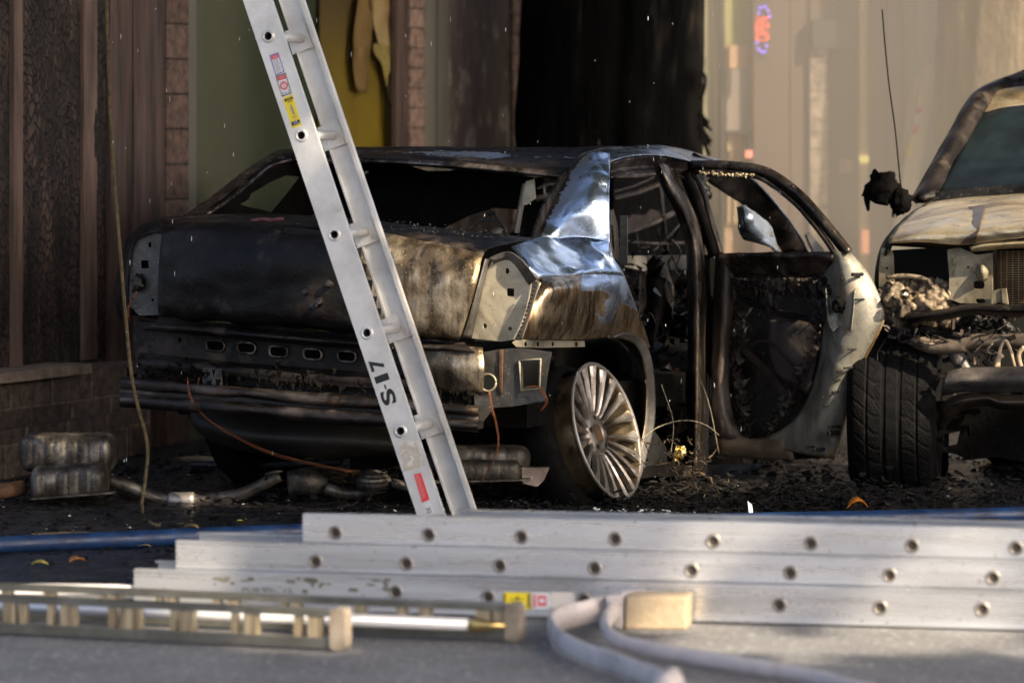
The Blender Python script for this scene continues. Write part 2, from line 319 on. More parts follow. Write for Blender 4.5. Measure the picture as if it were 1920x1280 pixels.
def text_mesh(body, org, xd, yd, h, maxw=None, bold=0, depth=.0008, nrm=None, center=True):
    cu = bpy.data.curves.new('t', 'FONT'); cu.body = body; cu.offset = bold; cu.size = 1; cu.align_x = 'CENTER' if center else 'LEFT'; cu.align_y = 'CENTER'
    to = bpy.data.objects.new('t', cu); COL.objects.link(to); dg = bpy.context.evaluated_depsgraph_get(); dg.update()
    me = bpy.data.meshes.new_from_object(to.evaluated_get(dg)); bpy.data.objects.remove(to); bpy.data.curves.remove(cu)
    xs = [v.co.x for v in me.vertices]; ys = [v.co.y for v in me.vertices]
    hh = max(ys)-min(ys); ww = max(xs)-min(xs); s = h/hh; sx = s
    if maxw: sx = maxw/ww
    cy = (max(ys)+min(ys))/2; cx = (max(xs)+min(xs))/2; nrm = V(nrm)*depth
    for v in me.vertices: v.co = V(org)+V(xd)*(v.co.x-cx)*sx+V(yd)*(v.co.y-cy)*s+nrm
    return me
def plane_fn(p0, nrm):
    p0 = V(p0); nrm = V(nrm)
    def fn(px, py, off=0.):
        d = V(((px-960)/F, 1, -(py-HY)/F)); o = V((0, 0, HC))
        t = ((p0+nrm*off)-o).dot(nrm)/d.dot(nrm); return o+d*t
    return fn
def P(px, py, Y): return V(((px-960)*Y/F, Y, HC-(py-HY)*Y/F))
def G(px, py, z=0.): Y = (HC-z)*F/(py-HY); return P(px, py, Y)
def sheet(name, pts, z, mat, label=None, kind='structure'):
    o = link(name, mesh(name, [(x, y, z) for x, y in pts], [tuple(range(len(pts)))]), mat); tag(o, kind=kind); return o

# ------------------------------------------------------------------ ground
ROAD = M('dry_grey_asphalt', [(.3, (.14, .14, .145)), (.55, (.20, .20, .205)), (.8, (.26, .255, .25))], 3, rough=(.7, .9), bump=1, bscale=70, dist=.012)
grime(ROAD, (.15, .147, .15), 2.6, (.45, .65), .085, (.38, .38, .38), ss=40, prough=.85)
grime(ROAD, None, 9, speck=.06, sc=(.09, .09, .095), ss=60, seed=4)
WET = M('wet_ash_ground', [(.3, (.004, .004, .005)), (.5, (.012, .011, .013)), (.68, (.04, .036, .033)), (.8, (.10, .09, .075))], 6, rough=(.08, .6), bump=.8, bscale=26, dist=.02, stretch=(1, 1.6, 1))
sheet('road', [(-300, -60), (300, -60), (300, 500), (-300, 500)], 0, ROAD)
ws = []
for i in range(60): x = -6+i*.22; ws.append((x, 11.35+.18*noise.noise(V((x*1.3, 0, 0)))-.04*x))
ws += [(7.2, 17.5), (5, 24.5), (-6, 24.5)]
sheet('wet_ground', ws, .004, WET)

# ------------------------------------------------------------------ building, left facade (parallel to the parked car)
FD = V((2.12, 4.8, 0)).normalized(); FN = V((FD.y, -FD.x, 0)); F0 = V((-2.08, 15.2, 0)); FA = plane_fn(F0, FN)
def fs_at(px, off=0.):
    p = FA(px, 400, off); return (p-F0).dot(FD)
bld = thing('shop_building', F0, 'smoke stained timber and brick shop front behind the burnt sedan, with olive and ochre windows', 'building')
def fbox(name, px0, px1, z0, z1, off0, off1, mat, parent=bld, s0=None):
    a = fs_at(px0, off1) if s0 is None else s0; b = fs_at(px1, off1); mb = MB()
    def q(s, o, z): p = F0+FD*s+FN*o; return (p.x, p.y, z)
    mb.hexa([q(a, off0, z0), q(b, off0, z0), q(b, off1, z0), q(a, off1, z0), q(a, off0, z1), q(b, off0, z1), q(b, off1, z1), q(a, off1, z1)])
    return mb.build(name, mat, parent)
ZT = 4.2
fbox('wall_board', -200, 26, .42, ZT, -.3, 0, WOODC)
fbox('wall_trim', 26, 43, .42, ZT, -.3, .02, WOODL)
fbox('wall_board', 43, 157, .42, ZT, -.3, .002, WOODC)
fbox('wall_trim', 157, 182, .42, ZT, -.3, .018, WOODL)
fbox('wall_board', 182, 207, .0, ZT, -.3, -.02, WOODC)
fbox('wall_board', 207, 250, .0, ZT, -.1, .0, WOODM)
fbox('wall_board', 251, 309, .0, ZT, -.1, .008, WOODM)
fbox('brick_pier', 312, 354, 0, ZT, -.1, .012, BRICK)
fbox('window_jamb', 354, 368, 0, ZT, -.1, -.002, FRAME)
fbox('stone_base', -200, 282, 0, .40, -.3, .14, STONE)
fbox('stone_base', -200, 240, 0, .20, -.3, .20, STONE)
fbox('sill_board', -200, 172, .385, .425, -.2, .20, M('pale_sill', [(.3, (.12, .085, .065)), (.6, (.30, .23, .18)), (.8, (.42, .34, .27))], 12, rough=.8, bump=.6))  # paler than the trim: light on the sill put into its colour
win = fbox('window_sill', 368, 742, .0, .35, -.1, -.01, FRAME)
fbox('inner_wall', 360, 760, .0, ZT, -.2, -.12, GREEN)
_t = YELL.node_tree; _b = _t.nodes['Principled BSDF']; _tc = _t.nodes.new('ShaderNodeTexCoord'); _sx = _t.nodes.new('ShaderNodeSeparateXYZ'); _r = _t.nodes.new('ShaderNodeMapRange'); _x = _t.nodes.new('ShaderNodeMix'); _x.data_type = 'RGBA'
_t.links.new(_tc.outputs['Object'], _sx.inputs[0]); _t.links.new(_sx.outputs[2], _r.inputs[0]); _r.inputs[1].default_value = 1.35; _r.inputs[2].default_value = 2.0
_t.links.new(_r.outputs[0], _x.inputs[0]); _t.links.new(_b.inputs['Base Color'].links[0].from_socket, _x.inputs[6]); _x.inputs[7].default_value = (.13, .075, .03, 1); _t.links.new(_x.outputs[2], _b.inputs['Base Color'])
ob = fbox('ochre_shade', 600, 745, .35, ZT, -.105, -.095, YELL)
fbox('post', 744, 768, 0, ZT, -.03, .0, WOODM)
fbox('brick_pier', 769, 796, 0, ZT, -.03, .012, BRICKB)
fbox('window_frame', 797, 818, 0, ZT, -.06, .0, FRAME)
fbox('window_frame', 821, 842, 0, ZT, -.06, .0, FRAME)
fbox('window_frame', 818, 821, 0, ZT, -.06, -.015, CHAR)
fbox('flecked_panel', 842, 962, 0, ZT, -.06, -.005, PANELF)
fbox('brick_pier', 962, 1010, 0, ZT, -.06, .012, BRICKB)
fbox('back_wall', 1010, 1120, 0, ZT, -.3, .0, WOODM)
# knocked, torn curtain inside the window
CI = plane_fn(F0, FN)
ORC = M('orange_scorched_cloth', [(.3, (.20, .10, .035)), (.6, (.33, .19, .08))], 6, rough=.8, bump=.3, stretch=(1, 1, .4)); OCF = M('ochre_cloth_fold', [(.3, (.34, .22, .07)), (.6, (.50, .36, .14))], 8, rough=.8, bump=.3)
for m_, rows in [(CURT, [[(690, -60, 0), (712, -60, .03), (750, -60, 0)], [(692, 0, 0), (720, 0, .03), (750, 0, 0)], [(698, 50, 0), (724, 52, .02), (749, 55, 0)], [(708, 84, 0), (728, 90, .01), (748, 98, 0)]]),
                 (ORC, [[(678, -60, .02), (690, -60, .05), (700, -60, .02)], [(672, 0, .02), (686, 8, .05), (699, 20, .02)], [(664, 60, .02), (680, 62, .06), (697, 70, .02)], [(662, 120, .02), (676, 120, .05), (691, 122, .02)], [(668, 166, .02), (676, 172, .04), (686, 176, .02)]]),
                 (OCF, [[(700, 82, .03), (722, 84, .05), (746, 92, .02)], [(702, 100, .02), (722, 112, .05), (742, 122, .02)], [(716, 124, .02), (726, 138, .03), (738, 156, .01)], [(726, 168, .01), (732, 188, .02), (737, 206, .01)]])]:
    patch('torn_curtain', [[CI(x, y, -.055+o*.3) for x, y, o in r] for r in rows], m_, bld, k=7, dent=.015, dsc=12)
mbw = MB(); mbw.tube(curve([CI(*p, -.045) for p in [(689, -30), (700, 50), (712, 92), (730, 130), (726, 180), (740, 215)]], 8), .004); mbw.build('curtain_seam', CHAR, bld)
GL = bpy.data.materials.new('window_glass'); GL.use_nodes = True
_t = GL.node_tree; _t.nodes.remove(_t.nodes['Principled BSDF']); _m = _t.nodes.new('ShaderNodeMixShader'); _a = _t.nodes.new('ShaderNodeBsdfTransparent'); _b = _t.nodes.new('ShaderNodeBsdfGlossy')
_b.inputs['Roughness'].default_value = .12; _b.inputs['Color'].default_value = (.8, .85, .8, 1); _m.inputs[0].default_value = .05; _a.inputs[0].default_value = (.9, .92, .88, 1)
_t.links.new(_a.outputs[0], _m.inputs[1]); _t.links.new(_b.outputs[0], _m.inputs[2]); _t.links.new(_m.outputs[0], _t.nodes['Material Output'].inputs[0])
fbox('window_pane', 368, 743, .35, ZT, -.034, -.03, GL)
# charred bulges and cracks in the boards
for (x, y, rx, ry) in [(172, 250, 12, 60), (128, 215, 14, 22), (165, 520, 8, 60), (176, 420, 9, 110)]:
    c = FA(x, y, .0); s_ = c.y/F
    blob('char_scale', c, (rx*s_*1.0, .02, ry*s_), WOODC, bld, .3, 5, 3, x)

# ------------------------------------------------------------------ building, right side across the smoke
YB = 20.8
rb = thing('corner_building', P(1500, 700, YB), 'hazy brown shop front with tall glass panes seen through smoke on the right', 'building')
def rbox(name, x0, x1, y0, y1, dy, mat, th=.25, par=None):
    a = P(x0, y1, YB-dy); b = P(x1, y0, YB-dy); mb = MB()
    c = (a+b)/2; mb.box((c.x, c.y+th/2, c.z), ((b.x-a.x)/2, 0, 0), (0, th/2, 0), (0, 0, (b.z-a.z)/2)); return mb.build(name, mat, par or rb)
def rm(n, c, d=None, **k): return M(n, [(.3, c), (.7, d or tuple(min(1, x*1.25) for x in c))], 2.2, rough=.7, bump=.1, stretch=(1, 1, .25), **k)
rW = rm('hazy_brown_board', (.14, .10, .085)); rW2 = rm('hazy_brown_board_dark', (.09, .075, .062)); rP = rm('pale_olive_pane', (.38, .36, .20)); rPk = rm('pink_buff_pane', (.50, .34, .22))  # pane colours hold painted reflections
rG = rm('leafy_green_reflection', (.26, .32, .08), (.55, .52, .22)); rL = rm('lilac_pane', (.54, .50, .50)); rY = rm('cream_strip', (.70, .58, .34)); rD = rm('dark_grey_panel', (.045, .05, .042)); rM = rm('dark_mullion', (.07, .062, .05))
Y0, Y1 = -260, 690
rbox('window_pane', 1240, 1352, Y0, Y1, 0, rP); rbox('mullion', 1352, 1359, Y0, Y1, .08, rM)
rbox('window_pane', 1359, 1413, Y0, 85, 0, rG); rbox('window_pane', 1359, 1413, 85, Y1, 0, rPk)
rbox('poster', 1366, 1402, 85, 128, .03, rm('peach_poster', (.62, .40, .24)), .02)  # peach reflection in the pane painted as a flat panel
rbox('shelf_unit', 1362, 1403, 130, 245, .04, rm('grey_buff_board', (.30, .25, .22)), .03)  # grey reflection in the pane painted as a flat panel
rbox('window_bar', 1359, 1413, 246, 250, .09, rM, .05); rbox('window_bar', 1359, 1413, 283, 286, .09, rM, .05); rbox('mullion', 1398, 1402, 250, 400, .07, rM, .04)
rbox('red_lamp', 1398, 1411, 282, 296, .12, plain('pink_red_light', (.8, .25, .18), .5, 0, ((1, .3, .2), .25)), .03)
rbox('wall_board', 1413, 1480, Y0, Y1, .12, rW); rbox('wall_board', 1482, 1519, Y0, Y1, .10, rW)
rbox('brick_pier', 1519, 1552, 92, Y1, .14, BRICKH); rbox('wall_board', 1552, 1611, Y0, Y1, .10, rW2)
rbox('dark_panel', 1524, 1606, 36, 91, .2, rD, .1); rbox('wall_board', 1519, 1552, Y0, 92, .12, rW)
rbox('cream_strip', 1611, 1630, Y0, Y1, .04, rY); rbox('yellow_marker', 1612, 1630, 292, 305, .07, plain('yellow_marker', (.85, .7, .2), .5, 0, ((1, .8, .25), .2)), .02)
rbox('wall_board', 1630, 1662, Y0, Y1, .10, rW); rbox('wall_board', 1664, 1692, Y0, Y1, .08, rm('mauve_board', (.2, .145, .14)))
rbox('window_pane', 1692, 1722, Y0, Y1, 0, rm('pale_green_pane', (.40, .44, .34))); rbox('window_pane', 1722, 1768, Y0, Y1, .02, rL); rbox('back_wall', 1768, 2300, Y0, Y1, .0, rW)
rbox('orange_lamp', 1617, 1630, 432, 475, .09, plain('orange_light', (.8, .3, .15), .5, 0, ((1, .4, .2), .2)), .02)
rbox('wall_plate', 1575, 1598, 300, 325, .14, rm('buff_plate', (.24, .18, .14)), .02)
gold = rm('golden_reflection', (.50, .38, .22), (.60, .48, .30))  # golden reflections painted as thin flat strips
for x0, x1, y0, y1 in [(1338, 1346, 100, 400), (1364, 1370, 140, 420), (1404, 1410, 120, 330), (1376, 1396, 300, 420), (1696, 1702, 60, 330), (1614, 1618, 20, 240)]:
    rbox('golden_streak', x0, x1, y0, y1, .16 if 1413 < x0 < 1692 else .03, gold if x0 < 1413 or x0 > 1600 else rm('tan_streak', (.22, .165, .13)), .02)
# neon sign, letters running down the board
sg = thing('open_sign', P(1428, 56, YB-.3), 'vertical red OPEN neon sign with dashes of violet light on the hazy brown boards', 'sign')
RED = plain('red_neon', (.9, .1, .06), .5, 0, ((1, .13, .06), .35)); VIO = plain('violet_neon', (.3, .2, .9), .5, 0, ((.25, .16, 1), .45))
c = P(1429, 55, YB-.3)
link('lettering', text_mesh('OPEN', c, (0, 0, 1), (-1, 0, 0),   .078, .130, .01, .01, (0, -1, 0)), RED, sg)
mb = MB()
for x, y, a in [(1425, 15, .3), (1434, 13, 0), (1440, 20, 1), (1423, 25, 1.2), (1443, 31, 1.4), (1419, 80, 1.5), (1437, 86, 1), (1422, 92, .7), (1428, 98, .4), (1434, 97, -.3)]:
    q = P(x, y, YB-.3); d = V((math.cos(a), 0, -math.sin(a)))*.009; mb.tube([q-d, q+d], .006, 6)
mb.each('violet_dash', VIO, sg)
mb = MB(); mb.box(P(1430, 56, YB-.26), (.028, 0, 0), (0, .02, 0), (0, 0, .17)); mb.build('back_plate', rW2, sg)

# ------------------------------------------------------------------ trees
def tree_trunk(name, px0, px1, Y, mat, label, lean=None, z1=4.2, seed=0):
    rt = thing(name, P((px0+px1)/2, 240, Y)*1, label, 'tree'); rt.location.z = 0
    c0 = (px0+px1)/2; rr = (px1-px0)/2*Y/F; mb = MB(); seg = 80; nz_ = 90; k0 = 0
    for i in range(nz_):
        z = z1*i/(nz_-1); py = HY+(HC-z)*F/Y; off = lean(py) if lean else 0; fl = 1+.25*math.exp(-z*3)
        for j in range(seg):
            th = 2*math.pi*j/seg; d = V((math.cos(th), math.sin(th), 0))
            r = rr*fl*(1+.035*noise.noise(V((d.x*4, d.y*4, z*1.2+seed)))+.03*noise.noise(V((d.x*14, d.y*14, z*3+seed)))+.012*noise.noise(V((d.x*30, d.y*30, z*12))))
            g = abs(((th*.5/math.pi-.757) % 1)); g = min(g, 1-g); r -= .05*math.exp(-(g/.012)**2)
            mb.v.append(V(((c0+off-960)*Y/F+d.x*r, Y+d.y*r, z)))
    for i in range(nz_-1):
        for j in range(seg):
            a = i*seg+j; b = i*seg+(j+1) % seg; mb.f.append((a, b, b+seg, a+seg))
    mb.build('trunk', mat, rt, True); return rt
def lean1(py): return 4*math.sin(py*.02)+max(0, (60-py))*.10
t1 = tree_trunk('charred_tree', 972, 1318, 19.2, BARK, 'massive tree trunk burnt pitch black, standing right behind the burnt sedan roof', lean1)
mb = MB()
def tw(pts, r=.006): mb.tube(curve([P(x, y, 19.05-.0*y) for x, y in pts], 5), r, 5)
tw([(1316, 135), (1322, 145), (1321, 165), (1314, 185), (1308, 178)], .008); tw([(1316, 160), (1300, 180), (1280, 188)], .005)
for k in range(16):
    x, y = 1308+random.random()*6, 205+random.random()*55; pts = [(x, y)]
    for j in range(3): x += 2+random.random()*8; y += 5+random.random()*11; pts.append((x, y))
    tw(pts, .004+random.random()*.008)
tag(mb.build('frayed_roots', BARK, t1), kind='stuff')
# reddish split seam down the bark
mb = MB(); mb.tube([P(1143+6*math.sin(y*.05)-(y-90)*.13, y, 19.2-.47) for y in range(210, 285, 6)], [.002+.003*random.random() for _ in range(210, 285, 6)], 5); mb.build('bark_split', RUST, t1)
def lean2(py): return -6*math.sin(py*.008)
t2 = tree_trunk('brown_tree', 1763, 2090, 20.2, BARKB, 'broad brown tree trunk behind the pickup truck roof at the right edge', lean2, seed=5)
# unseen street trees, added with crowns shaped to dapple the sun
TG = [(1188, 800, 14.10, .10), (1196, 850, 14.12, .06), (962, 545, 13.32, .10), (812, 478, 13.3, .17), (1213, 840, 14.2, .06), (1850, 405, 14.6, .55), (1770, 420, 14.6, .3), (1810, 520, 14.2, .3), (1930, 500, 14.2, .3), (1900, 170, 15.6, .3), (1560, 790, 14.3, .04),  # sun spots: leaves across these rays are left out
      (1000, 320, 14.45, .05), (1275, 850, 14.2, .08), (1480, 1225, 10.05, .05), (1840, 1215, 10.1, .06), (1785, 1035, 10.45, .05), (1290, 1070, 10.6, .03), (1350, 1192, 10.3, .05), (1500, 200, 20.6, .9), (1350, 300, 20.5, .5), (1700, 300, 20.5, .5), (1560, 250, 19.9, 1.3), (1750, 350, 19.9, 1.3), (1890, 40, 20.9, .35),
      (180, 1085, 10.9, .16), (1407, 950, 13.2, .04), (520, 1180, 10.1, .02), (1390, 325, 14.9, .05), (905, 700, 13.3, .04)]
TG = [(P(x, y, Y), r) for x, y, Y, r in TG]
LEAF = M('street_tree_leaf', [(.3, (.03, .06, .015)), (.7, (.07, .12, .03))], 3, rough=.6, bump=0)
def canopies():
    spots = [(2.2, 3.2), (6.5, 8.0), (-1.5, 8.6), (4.2, 14.5), (-3.2, 14.8)]; trees = []
    labs = ['leafy street tree on the near kerb, out of frame behind the camera', 'leafy street tree beside the road right of the truck, out of frame', 'leafy street tree left of the camera, out of frame', 'leafy street tree whose boughs hang high over the truck, out of frame', 'leafy street tree rising by the shop wall, out of frame']
    mbs = [MB() for _ in spots]; rnd = random.Random(3)
    BLK = [P(1108, 405, 14.0), P(1090, 340, 14.1), P(1060, 740, 13.9), P(1085, 800, 13.85), P(1650, 760, 14.3), P(1710, 820, 14.3), P(1610, 540, 14.4), P(1640, 600, 14.3)]  # points kept in shade by extra leaves
    for n_ in range(19900):
        q = V((rnd.uniform(-7.5, 5.5), rnd.uniform(8.3, 26), .8)) if n_ < 19000 else BLK[n_ % 8]+V((rnd.gauss(0, .12), rnd.gauss(0, .12), rnd.gauss(0, .12))); h = rnd.uniform(5.6, 8.2); p = q+SD*((h-q.z)/SD.z)
        if n_ < 19000 and noise.noise(q*.8) < -.60: continue
        sz = .20+.18*rnd.random(); hit = False
        for g_, r in TG:
            d = p-g_; d -= SD*d.dot(SD)
            if d.length < (r+sz*.75)*(1+.3*noise.noise(p*4)): hit = True; break
        if hit: continue
        k = min(range(len(spots)), key=lambda i: (p.x-spots[i][0])**2+(p.y-spots[i][1])**2)
        n = V((rnd.gauss(0, .6), rnd.gauss(0, .6), 1)).normalized(); u = n.orthogonal().normalized(); u.rotate(Matrix.Rotation(rnd.random()*6.28, 3, n)); v = n.cross(u)
        mbs[k].add([p-u*sz, p-u*sz*.3-v*sz*.5, p+u*sz*.5-v*sz*.35, p+u*sz, p+u*sz*.3+v*sz*.5, p-u*sz*.6+v*sz*.3], [(0, 1, 2, 3, 4, 5)])
    for (cx, cy), m_, lb in zip(spots, mbs, labs):
        rt = thing('street_tree', (cx, cy, 0), lb, 'tree', 'street trees out of frame'); m_.build('crown', LEAF, rt)
        if (cx, cy) in ((4.2, 14.5), (-3.2, 14.8)): bx = 6.8 if cx > 0 else -6.0
        elif cx == 6.5: bx = 9.0
        elif cy > 5 and cx < 0: bx = -3.4
        else: bx = cx
        if (cx, cy) == (2.2, 3.2): bx = 3.2
        mb = MB(); mb.tube(curve([(bx, cy, 0), (bx+.1, cy, 2), (bx-.05, cy+.1, 4), ((cx+bx)/2, cy, 6.2)], 5), [.24-.01*i for i in range(16)], 12)
        for k in range(7):
            a = k*.9; lp = curve([(bx, cy, 4.0+k*.1), ((cx+bx)/2+.8*math.cos(a), cy+.8*math.sin(a), 5.4+k*.1), (cx+2.0*math.cos(a), cy+2.2*math.sin(a), 6.8)], 4)
            if all(((p-g_)-SD*(p-g_).dot(SD)).length > r+.1 for p in lp for g_, r in TG): mb.tube(lp, [.10-.01*i for i in range(9)], 7)
        mb.build('trunk', BARKB, rt)
canopies()
# brick building over the road, seen only as a reflection in the bare metal
opp = thing('brick_building', (0, -22, 0), 'low brick building on the far side of the road', 'building'); mb = MB()
mb.box((0, -24, 2.3), (30, 0, 0), (0, 2, 0), (0, 0, 2.3)); mb.build('wall', BRICKH, opp)

# ------------------------------------------------------------------ burnt sedan: frame of the car (u forward, v to its left, measured on the photo's lines)
fw = V((.446, .895, 0)); lf = V((-.895, .446, 0)); O = V((-.008, 13.262, 0))
def U(px, py, u): return plane_fn(O+fw*u, -fw)(px, py)
def W(px, py, v): return plane_fn(O+lf*v, -lf)(px, py)
car = thing('burnt_sedan', O+fw*2.4+lf*.8, 'burnt out sedan with empty windows, bare silver rear quarter and open back door', 'car')
def UP(name, rows, mat, par=None, **k): return patch(name, [[U(*p) for p in r] for r in rows], mat, par or car, **k)
def WP(name, rows, mat, par=None, **k): return patch(name, [[W(*p) for p in r] for r in rows], mat, par or car, **k)
# trunk lid
trunk = UP('trunk_lid', [
    [(303, 428, .05), (420, 421, .05), (600, 428, .05), (760, 445, .05), (908, 474, .06)],
    [(303, 440, .0), (420, 437, -.01), (600, 444, -.01), (760, 462, -.01), (903, 488, .02)],
    [(299, 490, -.03), (420, 490, -.06), (600, 498, -.07), (750, 515, -.06), (893, 535, -.02)],
    [(296, 550, -.03), (420, 556, -.06), (600, 566, -.07), (740, 580, -.06), (876, 592, -.02)],
    [(297, 584, -.01), (420, 594, -.04), (600, 608, -.05), (735, 621, -.05), (864, 630, -.01)],
    [(300, 591, .05), (420, 602, .04), (600, 617, .04), (735, 630, .03), (860, 638, .05)]], SOOTW, k=12, dent=.012, dsc=8, crease=1.2)
def split_mat(o, mat2, test):
    o.data.materials.append(mat2)
    for p in o.data.polygons:
        c = p.center; px = 960+c.x/c.y*F; py = HY+(HC-c.z)*F/c.y
        if test(px, py): p.material_index = 1
split_mat(trunk, TRUNKR, lambda x, y: x > 515+.338*y)
slab('handle_recess', rrect(570, 441, 40, 12, 10, .09), [], lambda x, y: U(x, y, -.012), fw*.004, HOLE, trunk)  # flat patch; the shade of the recess is put in as black
mb = MB()
for x, y, r in [(576, 549, 5), (603, 567, 6), (620, 533, 6), (598, 574, 3)]:
    c = U(x, y, -.075); mb.tube([c, c+fw*-.02+V((0, 0, .006))], r/500, 7)
mb.each('badge_stud', PILLAR, trunk)
for x, y, r in [(583, 551, 8), (607, 560, 7), (588, 575, 9)]: blob('melted_badge', U(x, y, -.065), (r/500, .008, r/560), SOOT, trunk, .5, 4, 2, x)
deck = UP('trunk_deck', [
    [(303, 427, .045), (420, 420, .045), (600, 427, .045), (760, 444, .045), (908, 473, .055)],
    [(318, 418, .12), (420, 414, .12), (600, 419, .12), (760, 435, .12), (925, 463, .12)],
    [(352, 405, .42), (450, 402, .42), (600, 406, .42), (760, 421, .42), (1000, 447, .42)]], SOOTW, k=5, dent=.004, dsc=6)
# ash and crumbs lying on the deck
mb = MB()
for _ in range(520):
    x = random.uniform(330, 985); t_ = random.random(); y0 = 427+max(0, x-560)**1.25*.016; y = y0-3-t_*19
    p = U(x, y, .05+t_*.36)+V((0, 0, .004)); s_ = random.uniform(.001, .0045)
    a = random.random()*6; mb.add([p+V((math.cos(a+k*2.1)*s_*random.uniform(.6, 1.6), math.sin(a+k*2.1)*s_, random.uniform(0, .005))) for k in range(3)], [(0, 1, 2)])
o_ = mb.build('ash_crumbs', plain('ash_crumb', (.30, .27, .2), .7), car); o_['kind'] = 'stuff'
patch('melted_trim', [[U(x, y, .1) for x, y in r] for r in [[(470, 411), (490, 408), (512, 409), (530, 407)], [(468, 417), (492, 414), (514, 416), (533, 412)]]], plain('melted_red_trim', (.10, .02, .018), .35), car, dent=.01, dsc=40)
# quarter panel
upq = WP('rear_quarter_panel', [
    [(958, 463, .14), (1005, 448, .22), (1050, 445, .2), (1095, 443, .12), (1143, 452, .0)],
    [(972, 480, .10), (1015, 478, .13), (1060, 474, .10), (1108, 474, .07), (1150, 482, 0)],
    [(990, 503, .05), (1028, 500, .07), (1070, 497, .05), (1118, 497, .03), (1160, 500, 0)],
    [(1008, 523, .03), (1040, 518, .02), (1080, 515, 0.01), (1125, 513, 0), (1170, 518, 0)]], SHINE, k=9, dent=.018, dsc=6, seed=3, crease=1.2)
loq = WP('rear_quarter_side', [
    [(1008, 523, .03), (1040, 518, .02), (1080, 515, .01), (1125, 513, 0), (1170, 518, 0)],
    [(998, 545, .03), (1035, 540, -.03), (1080, 537, -.04), (1130, 536, -.03), (1178, 540, 0)],
    [(984, 590, .03), (1028, 585, -.02), (1080, 583, -.03), (1138, 583, -.025), (1198, 590, 0)],
    [(974, 616, .035), (1024, 615, .0), (1080, 615, -.01), (1144, 614, -.005), (1210, 622, 0)],
    [(966, 634, .05), (1020, 635, .02), (1080, 636, .02), (1150, 632, .015), (1219, 652, .0)]], STREAK, k=26, dent=.010, dsc=6, seed=5)
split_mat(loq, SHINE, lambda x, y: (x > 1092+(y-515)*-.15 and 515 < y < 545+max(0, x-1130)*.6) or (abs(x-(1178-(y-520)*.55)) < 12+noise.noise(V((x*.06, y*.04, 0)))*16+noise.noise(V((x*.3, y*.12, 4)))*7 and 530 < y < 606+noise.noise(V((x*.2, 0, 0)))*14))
WP('wheel_arch_lip', [[(1148, 634, .012), (1150, 631, -.005)], [(1172, 634, .012), (1176, 624, -.005)], [(1195, 652, .012), (1206, 637, -.005)], [(1209, 690, .012), (1222, 678, -.005)],
    [(1213, 735, .012), (1228, 735, -.005)], [(1210, 790, .012), (1226, 795, -.005)], [(1201, 840, .012), (1214, 848, -.005)], [(1190, 885, .012), (1201, 895, -.005)]], ZINCD, k=5, thick=.006)
WP('wheel_arch_lip', [[(1140, 632, .014), (1148, 634, .01)], [(1166, 640, .10), (1173, 634, .01)], [(1182, 662, .12), (1196, 652, .01)], [(1188, 700, .14), (1209, 690, .01)],
    [(1190, 740, .14), (1213, 735, .01)], [(1188, 790, .14), (1210, 790, .01)], [(1180, 840, .14), (1201, 840, .01)]], RIMB, k=5, thick=.004)
WP('wheel_housing', [[(1040, 640, .6), (1100, 638, .45), (1150, 636, .25), (1182, 660, .13)], [(1040, 690, .6), (1100, 690, .5), (1155, 690, .4), (1190, 700, .14)],
    [(1040, 760, .6), (1100, 770, .5), (1150, 770, .42), (1190, 760, .14)], [(1040, 850, .6), (1100, 850, .5), (1150, 860, .42), (1186, 850, .14)]], M('brown_wheel_housing', [(.3, (.012, .01, .008)), (.55, (.055, .042, .028)), (.8, (.11, .085, .06))], 5, rough=.6, metal=.4, bump=.4, stretch=(1, 1, .3)), k=5, dent=.01)
# lower flange with slots
slab('lower_flange', [(968, 636), (1095, 639), (1096, 650), (1010, 652), (968, 650), (960, 642)], [rrect(x, 645, 2.6, 4, 1.5) for x in (985, 1008, 1036, 1080)], lambda x, y: W(x, y, .04), -fw*-.004, ZINC, car)
# tail lamp pocket on the right
slab('tail_lamp_pocket', [(925, 484), (945, 481), (965, 484), (984, 500), (998, 522), (992, 560), (980, 600), (966, 636), (940, 640), (884, 634), (880, 618), (896, 560), (912, 510)],
     [rrect(957, 548, 7, 7.5, 1.5, .08), ell(951, 508, 4, 6), ell(909, 611, 4, 5), ell(956, 616, 4, 4)], lambda x, y: U(x, y, .075+.0004*(998-x)*.2), fw*.004, ZINC, car)
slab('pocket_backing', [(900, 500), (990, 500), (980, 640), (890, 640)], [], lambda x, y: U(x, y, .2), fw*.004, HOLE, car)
UP('pocket_edge', [[(915, 484, .05), (950, 472, .06), (975, 484, .04), (1008, 523, .04)], [(921, 489, .055), (950, 481, .07), (970, 492, .06), (1000, 528, .06)], [(926, 494, .08), (949, 487, .08), (966, 497, .075), (992, 535, .078)]], ZINCD, k=6, thick=.003, dent=.004, dsc=30)
UP('pocket_edge', [[(910, 485, .03), (918, 486, .075)], [(895, 540, .0), (905, 540, .075)], [(880, 592, .0), (893, 592, .075)], [(866, 632, .02), (884, 634, .075)]], ZINCD, k=5, thick=.004)
UP('pocket_flange', [[(1000, 522, .068), (1014, 530, .03)], [(996, 555, .068), (1004, 556, .02)], [(985, 595, .068), (992, 596, .02)], [(965, 637, .068), (978, 638, .03)]], M('riveted_tan_flange', [(.3, (.22, .15, .09)), (.6, (.46, .38, .28))], 12, rough=.4, metal=.6, bump=.2), k=4, thick=.003)
mb = MB()
for i in range(14):
    x = 1006-i*2.5; y = 530+i*7.6; c = U(x, y, .036); mb.tube([c, c-fw*.008], .0035, 6)
mb.each('rivet', SOOT, car)
